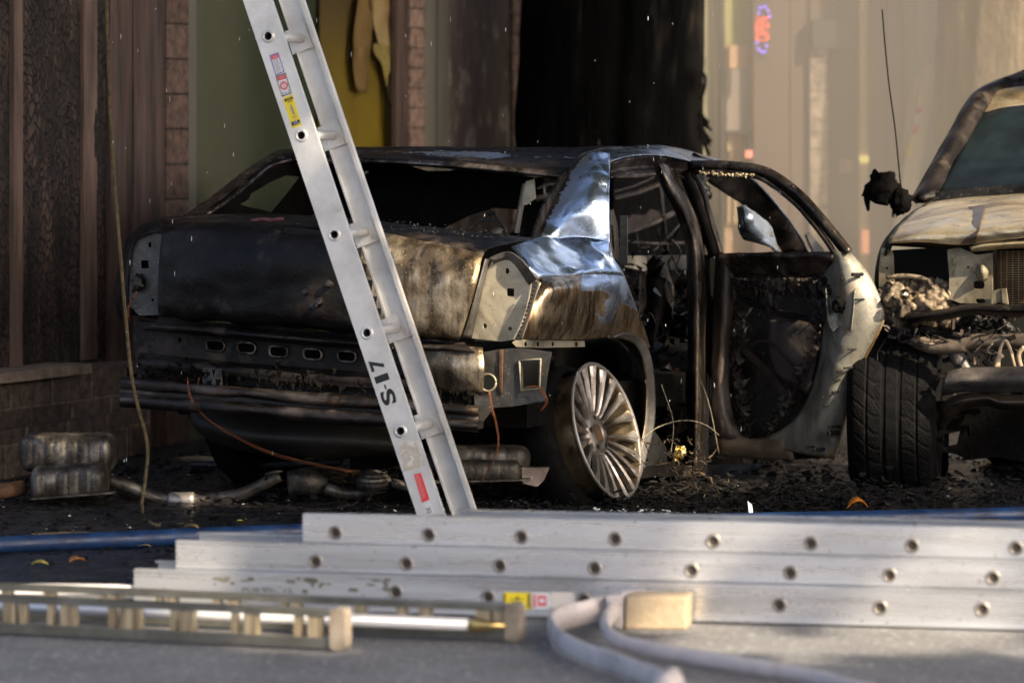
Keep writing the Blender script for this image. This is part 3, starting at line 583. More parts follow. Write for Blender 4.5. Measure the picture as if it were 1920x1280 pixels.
# left tail lamp pocket and left wing
slab('tail_lamp_pocket', [(262, 440), (285, 436), (303, 440), (300, 500), (297, 590), (262, 592), (244, 575), (238, 540), (243, 490), (250, 455)],
     [[(264, 488), (278, 488), (279, 503), (265, 503)], ell(281, 459, 3, 5), ell(286, 562, 3, 3), ell(249, 562, 3, 3)], lambda x, y: U(x, y, .05), fw*.004, ZINCD, car)
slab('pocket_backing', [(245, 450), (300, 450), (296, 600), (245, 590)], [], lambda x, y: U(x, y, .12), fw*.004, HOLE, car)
blob('melted_connector', U(259, 531, .03), (.026, .02, .032), SOOT, car, .6, 5, 3, 4)
UP('left_wing', [[(226, 598, .25), (236, 596, .09), (247, 590, .05)], [(216, 560, .3), (228, 560, .08), (240, 562, .045)], [(224, 500, .3), (235, 500, .08), (243, 500, .04)], [(238, 455, .3), (247, 455, .08), (253, 455, .04)],
    [(262, 424, .3), (266, 431, .1), (272, 440, .03)], [(300, 408, .35), (302, 417, .1), (304, 430, .035)]], SOOTW, k=5, dent=.004)
UP('left_wing_top', [[(262, 424, .32), (300, 410, .38), (350, 404, .5), (392, 395, .7)], [(266, 431, .12), (303, 420, .2), (352, 409, .42), (398, 402, .6)], [(272, 440, .035), (306, 430, .04), (352, 420, .2), (404, 410, .42)]], SOOTW, k=5)
# left rear pillar and roof
UP('left_rear_pillar', [[(345, 406, .5), (362, 405, .46), (385, 405, .43)], [(392, 374, .7), (406, 378, .64), (424, 380, .62)], [(440, 336, .9), (452, 341, .82), (468, 344, .8)], [(482, 305, 1.1), (492, 311, 1.02), (504, 318, 1.0)], [(520, 283, 1.3), (530, 291, 1.2), (545, 301, 1.18)]], PILLAR, k=6, thick=.008, dent=.004)
mb = MB(); mb.tube(curve([U(*p) for p in [(388, 402, .45), (430, 374, .6), (474, 338, .8), (508, 311, 1.0), (545, 300, 1.1)]], 6), .008, 7); mb.build('glass_channel', PILLAR, car, True)
roof = UP('roof', [
    [(505, 296, 1.18), (600, 296, 1.18), (750, 299, 1.18), (900, 309, 1.18), (1064, 324, 1.18)],
    [(512, 288, 1.22), (605, 287, 1.22), (750, 291, 1.22), (900, 300, 1.22), (1075, 312, 1.22)],
    [(535, 281, 1.5), (640, 280, 1.5), (760, 280, 1.5), (900, 284, 1.5), (1100, 287, 1.5)],
    [(620, 281, 2.1), (700, 278, 2.1), (820, 277, 2.1), (960, 278, 2.1), (1180, 276, 2.1)],
    [(700, 288, 2.9), (800, 285, 2.9), (900, 284, 2.9), (1040, 285, 2.9), (1300, 288, 2.9)]], SOOTW, k=26, dent=.008, dsc=4)
split_mat(roof, SHINE, lambda x, y: abs(y-(290+(x-870)*.035)+3*noise.noise(V((x*.06, y*.3, 0)))) < 5.5*min(1, max(0, (x-770)/60))*min(1, max(0, (958-x)/25))+2.5*noise.noise(V((x*.25, y*.8, 3))))  # bluish highlight painted along the roof as a second material
UP('rear_header', [[(548, 298, 1.17), (700, 298, 1.17), (850, 305, 1.17), (960, 314, 1.17), (1062, 324, 1.17)], [(548, 303, 1.15), (700, 303, 1.15), (850, 312, 1.15), (960, 322, 1.15), (1060, 333, 1.15)],
    [(550, 306, 1.2), (700, 306, 1.2), (850, 316, 1.2), (960, 327, 1.2), (1056, 338, 1.2)]], PILLAR, k=6, thick=.006, dent=.003, dsc=20)
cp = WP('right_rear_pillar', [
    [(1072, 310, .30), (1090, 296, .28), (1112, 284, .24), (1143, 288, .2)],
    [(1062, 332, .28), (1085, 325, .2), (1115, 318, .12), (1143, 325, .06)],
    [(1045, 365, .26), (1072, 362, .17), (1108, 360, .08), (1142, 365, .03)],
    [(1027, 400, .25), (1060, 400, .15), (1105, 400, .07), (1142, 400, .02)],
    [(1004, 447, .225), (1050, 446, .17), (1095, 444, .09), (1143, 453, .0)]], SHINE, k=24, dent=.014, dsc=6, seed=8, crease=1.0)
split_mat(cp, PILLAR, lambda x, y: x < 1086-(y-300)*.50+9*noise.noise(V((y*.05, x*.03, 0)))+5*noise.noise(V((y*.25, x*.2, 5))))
slab('window_flange', [(1064, 322), (1070, 326), (1040, 380), (1012, 446), (998, 446), (1020, 385), (1050, 335)], [], lambda x, y: W(x, y, .33), -lf*-.01, PILLAR, car)
WP('roof_side_rail', [[(1122, 282, .35), (1180, 275, .36), (1240, 274, .36), (1290, 283, .34), (1362, 304, .3)], [(1130, 290, .25), (1178, 283, .26), (1238, 281, .26), (1288, 291, .24), (1352, 310, .2)],
    [(1143, 304, .15), (1176, 294, .16), (1232, 291, .16), (1282, 300, .14), (1342, 318, .14)]], M('brushed_roof_rail', [(.3, (.10, .09, .08)), (.5, (.42, .42, .42)), (.7, (.60, .62, .66))], 6, rough=(.18, .4), metal=.95, bump=.4, bscale=10, dist=.01), k=7, dent=.006, dsc=9)
WP('inner_roof_rail', [[(1144, 306, .17), (1178, 297, .17), (1232, 294, .17), (1284, 303, .17), (1342, 322, .17)], [(1144, 322, .2), (1178, 314, .2), (1232, 312, .2), (1280, 320, .2), (1330, 334, .2)], [(1144, 334, .17), (1178, 326, .17), (1232, 323, .17), (1275, 332, .17), (1322, 346, .17)]], PILLAR, k=5, thick=.005, dent=.006, dsc=18)
# rear door opening: pillar, latch plates
WP('centre_pillar', [[(1226, 308, .15), (1238, 306, .10), (1254, 312, .14)], [(1240, 345, .13), (1255, 345, .07), (1272, 345, .12)], [(1268, 400, .11), (1283, 398, .05), (1300, 396, .1)], [(1286, 455, .1), (1302, 452, .03), (1320, 450, .09)],
    [(1290, 520, .1), (1308, 520, .02), (1328, 520, .09)], [(1291, 640, .1), (1309, 640, .02), (1329, 640, .09)], [(1290, 760, .1), (1308, 760, .02), (1328, 760, .09)], [(1288, 880, .1), (1306, 884, .02), (1326, 886, .09)]], PILLAR, k=6, thick=.008, dent=.005, dsc=5)
slab('latch_plate', [(1144, 395), (1150, 392), (1158, 420), (1163, 495), (1150, 480), (1144, 450)], [[(1146, 422), (1149, 422), (1153, 476), (1148, 460)]], lambda x, y: W(x, y, .03), lf*.004, PILLAR, car)
mb = MB(); mb.box(W(1170, 450, .12), lf*.015, fw*.004, (0, 0, .095)); mb.build('latch_plate', ZINCD, car)
# body left side inside, seen through the holes
hole1 = [(451, 383), (466, 374), (471, 363), (503, 344), (536, 329), (566, 332), (540, 365), (512, 399), (487, 392), (470, 389)]
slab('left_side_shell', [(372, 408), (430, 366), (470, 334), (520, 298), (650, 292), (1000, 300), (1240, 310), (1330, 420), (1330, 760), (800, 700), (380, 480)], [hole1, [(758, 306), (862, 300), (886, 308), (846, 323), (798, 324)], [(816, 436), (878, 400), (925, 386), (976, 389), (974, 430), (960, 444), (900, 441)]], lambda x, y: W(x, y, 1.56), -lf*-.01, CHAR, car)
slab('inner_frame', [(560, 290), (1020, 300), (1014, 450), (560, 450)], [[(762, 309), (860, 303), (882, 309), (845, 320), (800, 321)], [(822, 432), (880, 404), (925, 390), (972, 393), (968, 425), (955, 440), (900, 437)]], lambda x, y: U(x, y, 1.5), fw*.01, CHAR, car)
Hn = O+fw*1.86; Dd = V((.689, -.725, 0)); Dn = V((-.725, -.689, 0)); DPL = plane_fn(Hn, Dn)
# --- cabin remains
mb = MB()
for pts, r, u in [([(985, 345), (978, 380), (968, 436)], .012, 1.3), ([(1040, 345), (1030, 345), (1012, 352)], .006, 1.35), ([(1020, 345), (1022, 372)], .005, 1.35), ([(1005, 372), (1032, 366)], .012, 1.35), ([(690, 322), (670, 332)], .006, 1.3)]:
    mb.tube([U(x, y, u) for x, y in pts], r, 6)
mb.each('belt_bracket', ALUD, car)
slab('belt_bracket', [(986, 340), (1000, 336), (1003, 372), (986, 384), (978, 384)], [], lambda x, y: U(x, y, 1.28), fw*.01, ZINC, car)
mb = MB(); mb.tube(curve([U(x, y, .75) for x, y in [(886, 430), (895, 418), (912, 411), (934, 413), (945, 425), (952, 437)]], 5), .0055, 6); mb.tube([U(x, y, .75) for x, y in [(921, 392), (938, 420), (948, 438)]], .005, 5); mb.tube([U(915, 402, .75), U(930, 398, .75)], .01, 5)
mb.build('seat_wire', SOOT, car)
blob('trim_shard', U(932, 436, .6), (.022, .01, .016), ZINCD, car, .7, 5, 2, 2)
rn = random.Random(11)
mb = MB()
for _ in range(150):   # burst springs, struts and twisted strips of the seats, seen through the door openings
    x = rn.uniform(1160, 1320); y = rn.uniform(430, 870); v = rn.uniform(.15, .9); p = W(x, y, v); a = rn.uniform(0, 6.28); L_ = rn.uniform(.02, .12)
    d = V((math.cos(a)*.7, rn.gauss(0, .4), math.sin(a))); q = p+d*L_; m_ = (p+q)/2+V((rn.gauss(0, .02), 0, rn.gauss(0, .02)))
    mb.tube(curve([p, m_, q], 3), rn.uniform(.0015, .005), 5)
tag(mb.build('burst_springs', SOOTW, car), kind='stuff')
mb = MB()
for _ in range(170):
    x = rn.uniform(1160, 1318); y = rn.uniform(480, 860); p = W(x, y, rn.uniform(.2, .8)); s_ = rn.uniform(.012, .05)
    q = [p+V((rn.gauss(0, s_), rn.gauss(0, s_), rn.gauss(0, s_))) for _ in range(4)]; mb.add(q, [(0, 1, 2), (0, 2, 3), (0, 3, 1)])
tag(mb.build('torn_strips', M('glinting_sooty_steel', [(.42, (.012, .011, .011)), (.55, (.10, .10, .11)), (.7, (.4, .41, .46))], 12, rough=.3, metal=.9, bump=.3), car), kind='stuff')
mb = MB()
for _ in range(150):
    x = rn.uniform(1350, 1560); y = 520+rn.expovariate(1/14.); p = DPL(x, y, rn.uniform(-.05, .0)); w_ = rn.uniform(.004, .016); h_ = rn.uniform(.01, .06)
    q = [p+V((-w_, 0, 0)), p+V((w_, rn.gauss(0, .01), 0)), p+V((w_*rn.uniform(-.5, 1), rn.gauss(0, .01), -h_)), p+V((-w_*rn.random(), 0, -h_*.7))]; mb.add(q, [(0, 1, 2), (0, 2, 3)])
for _ in range(170):
    t_ = rn.random(); x = 1376+rn.gauss(0, 5)-(10 if t_ > .4 else 0)+t_*t_*30; y = 520+t_*300; p = DPL(x, y, rn.uniform(-.05, .01)); a = rn.uniform(-.8, .8); h_ = rn.uniform(.01, .05)
    q = [p, p+V((h_*math.cos(a), rn.gauss(0, .01), h_*math.sin(a))), p+V((h_*.3, rn.gauss(0, .01), -h_*.6))]; mb.add(q, [(0, 1, 2)])
for _ in range(220):
    t_ = rn.random(); x = 1545-8*math.sin(t_*3)-max(0, t_-.45)*190+rn.gauss(0, 5); y = 500+t_*320; p = DPL(x, y, rn.uniform(-.06, -.01)); h_ = rn.uniform(.008, .04); a = rn.uniform(2, 4.2)
    q = [p, p+V((h_*math.cos(a), rn.gauss(0, .01), h_*math.sin(a))), p+V((-h_*.2, rn.gauss(0, .01), -h_*.7))]; mb.add(q, [(0, 1, 2)])
HANG = mb
slab('seat_frame', [(1170, 480), (1290, 478), (1290, 505), (1205, 508), (1170, 500)], [], lambda x, y: W(x, y, .5), -lf*-.03, ZINCD, car)
WP('seat_frame', [[(1215, 492, .35), (1232, 480, .3), (1250, 505, .3)], [(1212, 540, .35), (1238, 540, .24), (1262, 545, .3)], [(1208, 600, .35), (1235, 600, .25), (1256, 600, .3)], [(1206, 660, .35), (1225, 655, .25), (1245, 650, .3)]], SOOTW, k=5, dent=.03, dsc=12, crease=1)
slab('seat_frame', [(1200, 515), (1212, 512), (1212, 610), (1200, 612)], [rrect(1206, 545, 2.5, 4, 1), rrect(1206, 580, 2.5, 4, 1)], lambda x, y: W(x, y, .3), lf*.004, ZINCD, car)
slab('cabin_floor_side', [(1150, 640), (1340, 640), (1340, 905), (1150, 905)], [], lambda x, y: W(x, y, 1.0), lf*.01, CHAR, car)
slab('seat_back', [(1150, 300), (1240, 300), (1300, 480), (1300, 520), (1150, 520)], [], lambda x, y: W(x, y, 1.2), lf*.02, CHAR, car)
mb = MB()
for a_, b_, r_ in [((1150, 372), (1236, 345), .012), ((1150, 360), (1225, 332), .006), ((1172, 436), (1262, 400), .012), ((1192, 432), (1200, 480), .004), ((1150, 330), (1238, 322), .015), ((1236, 330), (1250, 470), .010), ((1160, 452), (1290, 455), .006), ((1225, 470), (1275, 420), .004)]: mb.tube([W(*a_, 1.0), W((a_[0]+b_[0])/2, (a_[1]+b_[1])/2+3, .98), W(*b_, 1.0)], r_, 6)
mb.each('cabin_strut', PILLAR, car)
slab('seat_panel', [(1170, 418), (1186, 402), (1208, 404), (1222, 392), (1238, 398), (1240, 408), (1216, 420), (1190, 432), (1172, 434)], [], lambda x, y: W(x, y, .9), lf*.01, M('red_brown_seat_panel', [(.35, (.012, .009, .008)), (.65, (.06, .038, .03))], 20, rough=.8), car)
slab('sill_panel', [(1190, 868), (1205, 800), (1222, 800), (1250, 840), (1252, 882), (1190, 882)], [rrect(1213, 862, 2.5, 3, 1), rrect(1242, 862, 2.5, 3, 1)], lambda x, y: W(x, y, .1), lf*.006, ZINCD, car)
slab('sill', [(1188, 876), (1400, 868), (1470, 872), (1470, 890), (1188, 894)], [], lambda x, y: W(x, y, .04), lf*.12, SOOTW, car)
# front part of the body, seen through the window of the open door
WP('front_pillar', [[(1296, 300, .28), (1300, 292, .25), (1304, 300, .23)], [(1330, 342, .27), (1348, 316, .24), (1370, 316, .22)], [(1388, 380, .26), (1400, 350, .22), (1414, 342, .2)], [(1430, 408, .25), (1446, 390, .2), (1456, 388, .18)], [(1468, 474, .24), (1492, 474, .2), (1512, 474, .18)]], SOOTW, k=6, thick=.03, dent=.01, dsc=10, crease=.6)
mb = MB(); mb.tube(curve([W(x, y, .17) for x, y in [(1370, 312), (1414, 340), (1458, 388), (1496, 440), (1514, 474)]], 6), .009, 7); mb.build('windscreen_channel', M('blue_silver_edge', [(.3, (.12, .12, .14)), (.6, (.6, .62, .68))], 8, rough=.2, metal=1, bump=.2), car, True)
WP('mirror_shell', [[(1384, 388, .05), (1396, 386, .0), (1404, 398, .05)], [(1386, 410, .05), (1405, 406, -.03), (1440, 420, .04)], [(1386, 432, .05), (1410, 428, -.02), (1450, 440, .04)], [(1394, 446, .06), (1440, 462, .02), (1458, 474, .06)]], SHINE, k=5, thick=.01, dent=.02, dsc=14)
slab('windscreen_stub', [(1512, 440), (1519, 436), (1545, 468), (1548, 476), (1526, 474)], [], lambda x, y: W(x, y, .3), lf*.01, ZINCD, car)
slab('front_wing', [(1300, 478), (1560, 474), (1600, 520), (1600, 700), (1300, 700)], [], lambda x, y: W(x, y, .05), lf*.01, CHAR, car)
blob('melted_lining', W(1318, 365, .2), (.028, .02, .05), SOOT, car, .8, 5, 3, 9)
# --- open back door
Hn = O+fw*1.86; Dd = V((.689, -.725, 0)); Dn = V((-.725, -.689, 0))
DP = plane_fn(Hn, Dn)   # + off is towards the camera
def D(name, rows, mat, par, **k): return patch(name, [[DP(x, y, o) for x, y, o in r] for r in rows], mat, par, **k)
door = slab('open_back_door', [(1346, 476), (1560, 472), (1598, 478), (1648, 556), (1653, 600), (1606, 690), (1590, 760), (1560, 858), (1440, 862), (1350, 850), (1338, 700)], [], lambda x, y: DP(x, y, -.09), Dn*-.008, SOOT, car)
door['label'] = 'open back door with pale burnt inner edge and empty window frame'
D('door_edge_panel', [
    [(1546, 478, .0), (1570, 472, .02), (1596, 475, -.03)], [(1546, 510, -.02), (1578, 500, .02), (1626, 510, -.05)], [(1548, 555, -.03), (1592, 548, .02), (1651, 560, -.06)],
    [(1546, 605, -.03), (1592, 602, .015), (1656, 598, -.06)], [(1540, 650, -.02), (1582, 650, .02), (1636, 640, -.05)], [(1530, 700, -.02), (1566, 702, .02), (1608, 694, -.04)],
    [(1512, 752, -.02), (1552, 756, .02), (1592, 750, -.04)], [(1480, 795, -.02), (1524, 812, .02), (1578, 806, -.04)], [(1420, 832, -.02), (1480, 846, .0), (1562, 860, -.04)]], DOORP, door, k=7, dent=.012, dsc=7, crease=.6)
D('door_edge_panel', [[(1345, 800, -.02), (1348, 830, .0), (1350, 852, -.02)], [(1385, 815, -.02), (1390, 838, .01), (1392, 856, -.02)], [(1425, 822, -.02), (1430, 842, .01), (1436, 861, -.02)], [(1475, 800, -.02), (1484, 840, .0), (1490, 862, -.02)]], M('scorched_door_foot', [(.3, (.03, .022, .018)), (.55, (.16, .12, .085)), (.8, (.3, .26, .2))], 6, rough=.5, metal=.4, bump=.3), door, k=5, dent=.01)
D('door_hinge_side', [[(1342, 480, .0), (1358, 480, .02), (1376, 484, -.02)], [(1338, 560, .0), (1356, 560, .02), (1378, 560, -.03)], [(1336, 640, .0), (1354, 640, .02), (1370, 640, -.03)], [(1334, 700, .0), (1350, 700, .02), (1366, 700, -.03)],
    [(1336, 760, .0), (1352, 760, .02), (1372, 765, -.03)], [(1342, 820, .0), (1360, 820, .02), (1395, 825, -.03)]], M('dark_brown_door_inner', [(.35, (.008, .007, .007)), (.55, (.05, .038, .032)), (.75, (.17, .145, .125))], 4, rough=.55, metal=.4, bump=.4, stretch=(1, 1, .6)), door, k=6, dent=.014, dsc=8)
D('door_top_rail', [[(1344, 476, .02), (1400, 474, .02), (1480, 472, .02), (1560, 472, .02)], [(1344, 488, .022), (1400, 484, .02), (1480, 486, .024), (1562, 488, .02)], [(1350, 524, -.02), (1400, 514, -.03), (1480, 518, -.03), (1550, 512, -.02)]], PILLAR, door, k=7, dent=.014, dsc=12, crease=.6)
mb = MB()
for pts, r in [([(1378, 640), (1430, 690), (1488, 760)], .016), ([(1396, 655), (1440, 640), (1500, 700)], .006), ([(1392, 560), (1460, 585), (1530, 602)], .012), ([(1450, 790), (1480, 750), (1500, 712)], .008), ([(1366, 655), (1364, 620), (1376, 580), (1384, 545)], .006)]:
    mb.tube(curve([DP(x, y, -.04) for x, y in pts], 4), r, 6)
mb.build('window_regulator', SOOTW, door)
D('heat_stained_edge', [[(1640, 560, -.052), (1652, 562, -.062)], [(1646, 598, -.05), (1658, 599, -.062)], [(1630, 636, -.042), (1640, 642, -.052)], [(1600, 690, -.032), (1611, 698, -.042)], [(1585, 748, -.03), (1594, 754, -.042)], [(1570, 805, -.03), (1580, 809, -.042)], [(1554, 856, -.03), (1563, 861, -.04)]], M('straw_orange_heat_stain', [(.35, (.10, .06, .025)), (.55, (.26, .15, .045)), (.75, (.34, .27, .16))], 9, rough=.5, metal=.3), door, k=5, dent=.003)
D('inner_skin', [[(1440, 600, -.07), (1480, 598, -.06), (1540, 606, -.07)], [(1440, 660, -.07), (1480, 670, -.06), (1530, 680, -.07)], [(1455, 700, -.07), (1480, 720, -.06), (1515, 740, -.07)]], M('brown_skin', [(.3, (.012, .01, .009)), (.6, (.06, .045, .036))], 8, rough=.6, bump=.4), door, k=5, dent=.01)
tag(HANG.build('hanging_burnt_trim', SOOTW, door), kind='stuff')
blob('burnt_latch', DP(1574, 572, .03), (.028, .02, .030), CHAR, door, .7, 5, 3, 7)
D('latch_pocket', [[(1548, 540, .025), (1552, 600, .03), (1562, 622, .03)], [(1556, 560, .0), (1570, 592, .0), (1575, 612, .01)], [(1590, 556, .01), (1592, 596, .01), (1592, 618, .02)], [(1604, 540, .025), (1600, 590, .03), (1596, 622, .03)]], DOORP, door, k=5, dent=.006, dsc=20)
mb = MB()
for x, y, r in [(1598, 515, 3.5), (1576, 522, 1.8), (1603, 562, 2), (1569, 696, 2.2), (1564, 712, 2), (1545, 760, 2), (1560, 735, 2.4), (1582, 690, 2), (1555, 800, 2.4), (1540, 745, 1.6), (1590, 655, 1.6), (1553, 812, 4), (1526, 843, 3), (1512, 838, 2)]:
    c_ = DP(x, y, .045); mb.tube([c_, c_-Dn*.06], r/500, 8)
mb.each('bolt_hole', HOLE, door)
def dframe(name, pts, w_, mat, off, th=.008, dent=.003):
    q = curve([V((x, y, 0)) for x, y in pts], 5); rows = []
    for i, p in enumerate(q):
        t_ = (q[min(i+1, len(q)-1)]-q[max(i-1, 0)]).normalized(); n_ = V((-t_.y, t_.x, 0)); a = p+n_*w_/2; b = p-n_*w_/2
        rows.append([DP(a.x, a.y, off-.01), DP(p.x, p.y, off+.012), DP(b.x, b.y, off-.01)])
    return patch(name, rows, mat, door, k=1, thick=th, dent=dent, dsc=14)
dframe('window_frame', [(1290, 312), (1360, 312), (1424, 320), (1462, 338), (1502, 370), (1535, 406), (1563, 440), (1590, 474)], 19, PILLAR, 0)
dframe('window_frame', [(1284, 320), (1300, 360), (1318, 410), (1332, 450), (1342, 480)], 22, SOOTW, -.01)
dframe('glass_channel', [(1300, 326), (1316, 352), (1330, 400), (1342, 440), (1352, 476)], 7, PILLAR, .015, .008)
dframe('glass_channel', [(1296, 322), (1360, 322), (1418, 331), (1452, 350), (1492, 382), (1524, 418), (1550, 452), (1564, 474)], 7, PILLAR, .012, .008)
mb = MB()
for i in range(34):
    x = 1312+i*3.0; y = 324+i*.13+rn.uniform(-1, 2); p = DP(x, y, .03); q = DP(x+rn.uniform(-6, 8), y+rn.uniform(-3, 6), .035); mb.tube([p, (p+q)/2+V((0, 0, .003)), q], [.0025, .004, .001], 5)
tag(mb.build('curled_seal', M('tan_ash_seal', [(.3, (.35, .27, .14)), (.7, (.65, .55, .36))], 30, rough=.7), door), kind='stuff')
# --- rear end below the lid
vholes = [rrect(x, y, 17, 10, 8, .07) for x, y in [(404, 648), (462, 652), (522, 659), (586, 664), (650, 668), (712, 672), (775, 678)]]+[ell(337, 637, 4, 5)]
slab('rear_panel', [(270, 604), (420, 610), (640, 628), (860, 645), (905, 650), (905, 760), (820, 752), (600, 740), (400, 716), (262, 700), (250, 650), (252, 600)], vholes, lambda x, y: U(x, y, .07), fw*.004, SOOTW, car)
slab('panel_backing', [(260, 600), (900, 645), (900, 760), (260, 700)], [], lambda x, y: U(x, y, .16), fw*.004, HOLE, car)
mb = MB()
for h in vholes[:7]:
    pts = [U(x, y, .064) for x, y in h]; mb.tube(pts+[pts[0]], .005, 6)
mb.each('slot_rim', PILLAR, car, True)
mb = MB(); rn = random.Random(44)
for _ in range(260):
    x = rn.choice([rn.uniform(240, 885), rn.gauss(330, 50), rn.gauss(560, 40), rn.gauss(820, 40)]); x = min(880, max(242, x)); y = 690+(x-240)*.075+rn.gauss(0, 13); p = U(x, y, rn.uniform(-.05, .03)); w_ = rn.uniform(.003, .012); h_ = rn.uniform(.005, .035)
    q = [p+V((-w_, 0, rn.gauss(0, .004))), p+V((w_, rn.gauss(0, .01), 0)), p+V((w_*rn.uniform(-.5, 1), rn.gauss(0, .01), -h_)), p+V((-w_*rn.random(), 0, -h_*.7))]; mb.add(q, [(0, 1, 2), (0, 2, 3)])
tag(mb.build('hanging_char_scraps', CHAR, car), kind='stuff')
UP('lid_shelf', [[(300, 596, .06), (600, 622, .06), (870, 642, .06)], [(290, 606, -.02), (600, 634, -.02), (880, 652, -.02)], [(275, 614, -.02), (600, 643, -.02), (890, 660, -.02)], [(270, 618, .06), (600, 648, .06), (895, 668, .06)]], SOOTW, k=6, dent=.004)
UP('lower_ledge', [[(262, 662, .065), (400, 676, .065), (600, 692, .065), (880, 712, .065)], [(258, 676, .02), (400, 688, .02), (600, 706, .02), (890, 726, .02)], [(256, 690, .02), (400, 702, .02), (600, 722, .02), (890, 742, .02)]], SOOTW, k=6, dent=.008, dsc=9)
UP('corner_panel', [[(770, 640, .05), (830, 646, .0), (905, 652, .0)], [(768, 680, .03), (840, 690, -.03), (908, 690, -.02)], [(770, 720, .04), (840, 735, .0), (906, 735, .0)]], TRUNKR, k=6, dent=.012, dsc=12)
slab('corner_bracket', [(893, 662), (935, 655), (975, 652), (1034, 660), (1026, 700), (1020, 752), (960, 762), (926, 764), (905, 790), (893, 785), (888, 735)],
     [ell(915, 717, 13, 14), [(978, 680), (1010, 678), (1008, 724), (980, 727)], ell(941, 683, 4, 5)], lambda x, y: U(x, y, .02), fw*.005, ZINCD, car)
mb = MB(); q = [U(x, y, .014) for x, y in ell(915, 717, 15, 16, 20)]; mb.tube(q+[q[0]], .004, 6)
q = [U(x, y, .014) for x, y in [(974, 676), (1014, 673), (1012, 728), (976, 732)]]; mb.tube(q+[q[0]], .004, 6); mb.each('hole_rim', ZINC, car, True)
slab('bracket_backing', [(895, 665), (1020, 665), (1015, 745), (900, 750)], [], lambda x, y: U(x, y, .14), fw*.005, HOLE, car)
UP('rust_streak', [[(936, 655, .015), (944, 655, .015)], [(934, 700, .013), (943, 700, .013)], [(936, 740, .016), (942, 738, .016)]], RUST, k=3, thick=.001)
# bumper beam
def beam(y0, y1, dx=0): return lambda f: [(225, 708+(762-708)*f), (400, 722+52*f), (560, 735+52*f), (720, 748+50*f), (897, 762+46*f)]
prof = [(0, .0), (.06, -.05), (.28, -.055), (.34, -.03), (.5, -.03), (.62, -.03), (.68, -.06), (.9, -.06), (1, -.0)]
BEAM = M('sooty_bumper_beam', [(.3, (.006, .0055, .005)), (.52, (.028, .022, .019)), (.68, (.12, .095, .08))], 7, rough=(.25, .55), metal=.7, bump=.4, stretch=(.5, 1, 2.5)); grime(BEAM, (.06, .035, .02), 9, (.56, .66), soot=(.52, .62)); bf = beam(0, 0); UP('bumper_beam', [[(x, y, u+.0) for x, y in bf(f)] for f, u in prof], BEAM, k=5, dent=.014, dsc=6, crease=.6, thick=.006)
slab('beam_backing', [(228, 712), (895, 765), (895, 804), (228, 758)], [], lambda x, y: U(x, y, .02), fw*.05, SOOT, car)
slab('beam_mount', [(380, 690), (412, 692), (412, 722), (380, 718)], [], lambda x, y: U(x, y, .0), fw*.02, ZINCD, car)
# under the floor
UP('spare_wheel_well', [[(355, 762, .3), (460, 776, .2), (600, 786, .18), (760, 800, .3)], [(365, 800, .25), (470, 822, .12), (610, 830, .12), (755, 838, .25)], [(400, 830, .4), (490, 850, .3), (620, 858, .3), (740, 856, .4)]], M('brown_black_pan', [(.3, (.006, .005, .0045)), (.55, (.025, .02, .016)), (.75, (.06, .05, .04))], 4, rough=.6, metal=.2, bump=.3), k=7, dent=.012)
mb = MB(); c0 = O+fw*2.3+lf*.82; mb.box((c0.x, c0.y, .37), fw*2.0, lf*.74, (0, 0, .06)); mb.box((c0.x, c0.y, .22), fw*1.9, lf*.05, (0, 0, .1)); mb.build('floor_pan', CHAR, car)
mb = MB()
for pts, r in [([(360, 870), (480, 872), (640, 866)], .014), ([(700, 810), (860, 840), (1000, 862)], .016), ([(880, 760), (890, 800), (940, 820)], .012)]: mb.tube([U(x, y, .7) for x, y in pts], r, 7)
mb.each('suspension_arm', SOOT, car)
# wires
mb = MB(); rn = random.Random(5)
for k in range(4):
    j = lambda: rn.uniform(-2.5, 2.5)
    mb.tube(curve([U(x+j(), y+j(), u) for x, y, u in [(352, 708, -.06), (356, 740, -.07), (378, 772, -.06), (420, 806, .0), (500, 846, .05), (580, 868, .1), (660, 884, .1)]], 5), .0010, 4)
for k in range(2): mb.tube(curve([U(x+rn.uniform(-2, 2), y, -.07) for x, y in [(374, 708), (371, 722), (366, 738)]], 4), .0010, 4)
for k in range(5): mb.tube(curve([U(x+rn.uniform(-3, 3), y+rn.uniform(-2, 2), .02) for x, y in [(258, 545), (250, 560), (243, 575), (240, 600)]], 4), .0010, 4)
for k in range(6): mb.tube(curve([U(x+rn.uniform(-3, 3), y+rn.uniform(-3, 3), .0) for x, y in [(985, 726), (1005, 722), (1018, 735), (1026, 752), (1016, 770)]], 4), .0010, 4)
for k in range(5): mb.tube(curve([U(x+rn.uniform(-3, 3), y, -.02) for x, y in [(917, 732), (922, 765), (930, 800), (932, 840), (915, 880), (900, 905)]], 4), .0010, 4)
for k in range(4): mb.tube(curve([W(x+rn.uniform(-3, 3), y, .15) for x, y in [(1270, 690), (1284, 730), (1280, 770), (1272, 810)]], 4), .002, 4)
mb.each('copper_wire', COPPER, car, True)
mb = MB()
for pts in [[(1205, 822), (1235, 800), (1280, 788), (1320, 795), (1352, 820), (1380, 860), (1392, 900)], [(1240, 720), (1262, 790), (1258, 850)], [(1305, 690), (1330, 760), (1348, 850)]]: mb.tube(curve([W(x, y, -.02) for x, y in pts], 6), .002, 5)
mb.each('burnt_cable', M('pale_ash_cable', [(.3, (.08, .07, .05)), (.7, (.3, .27, .2))], 40, rough=.7), car, True)
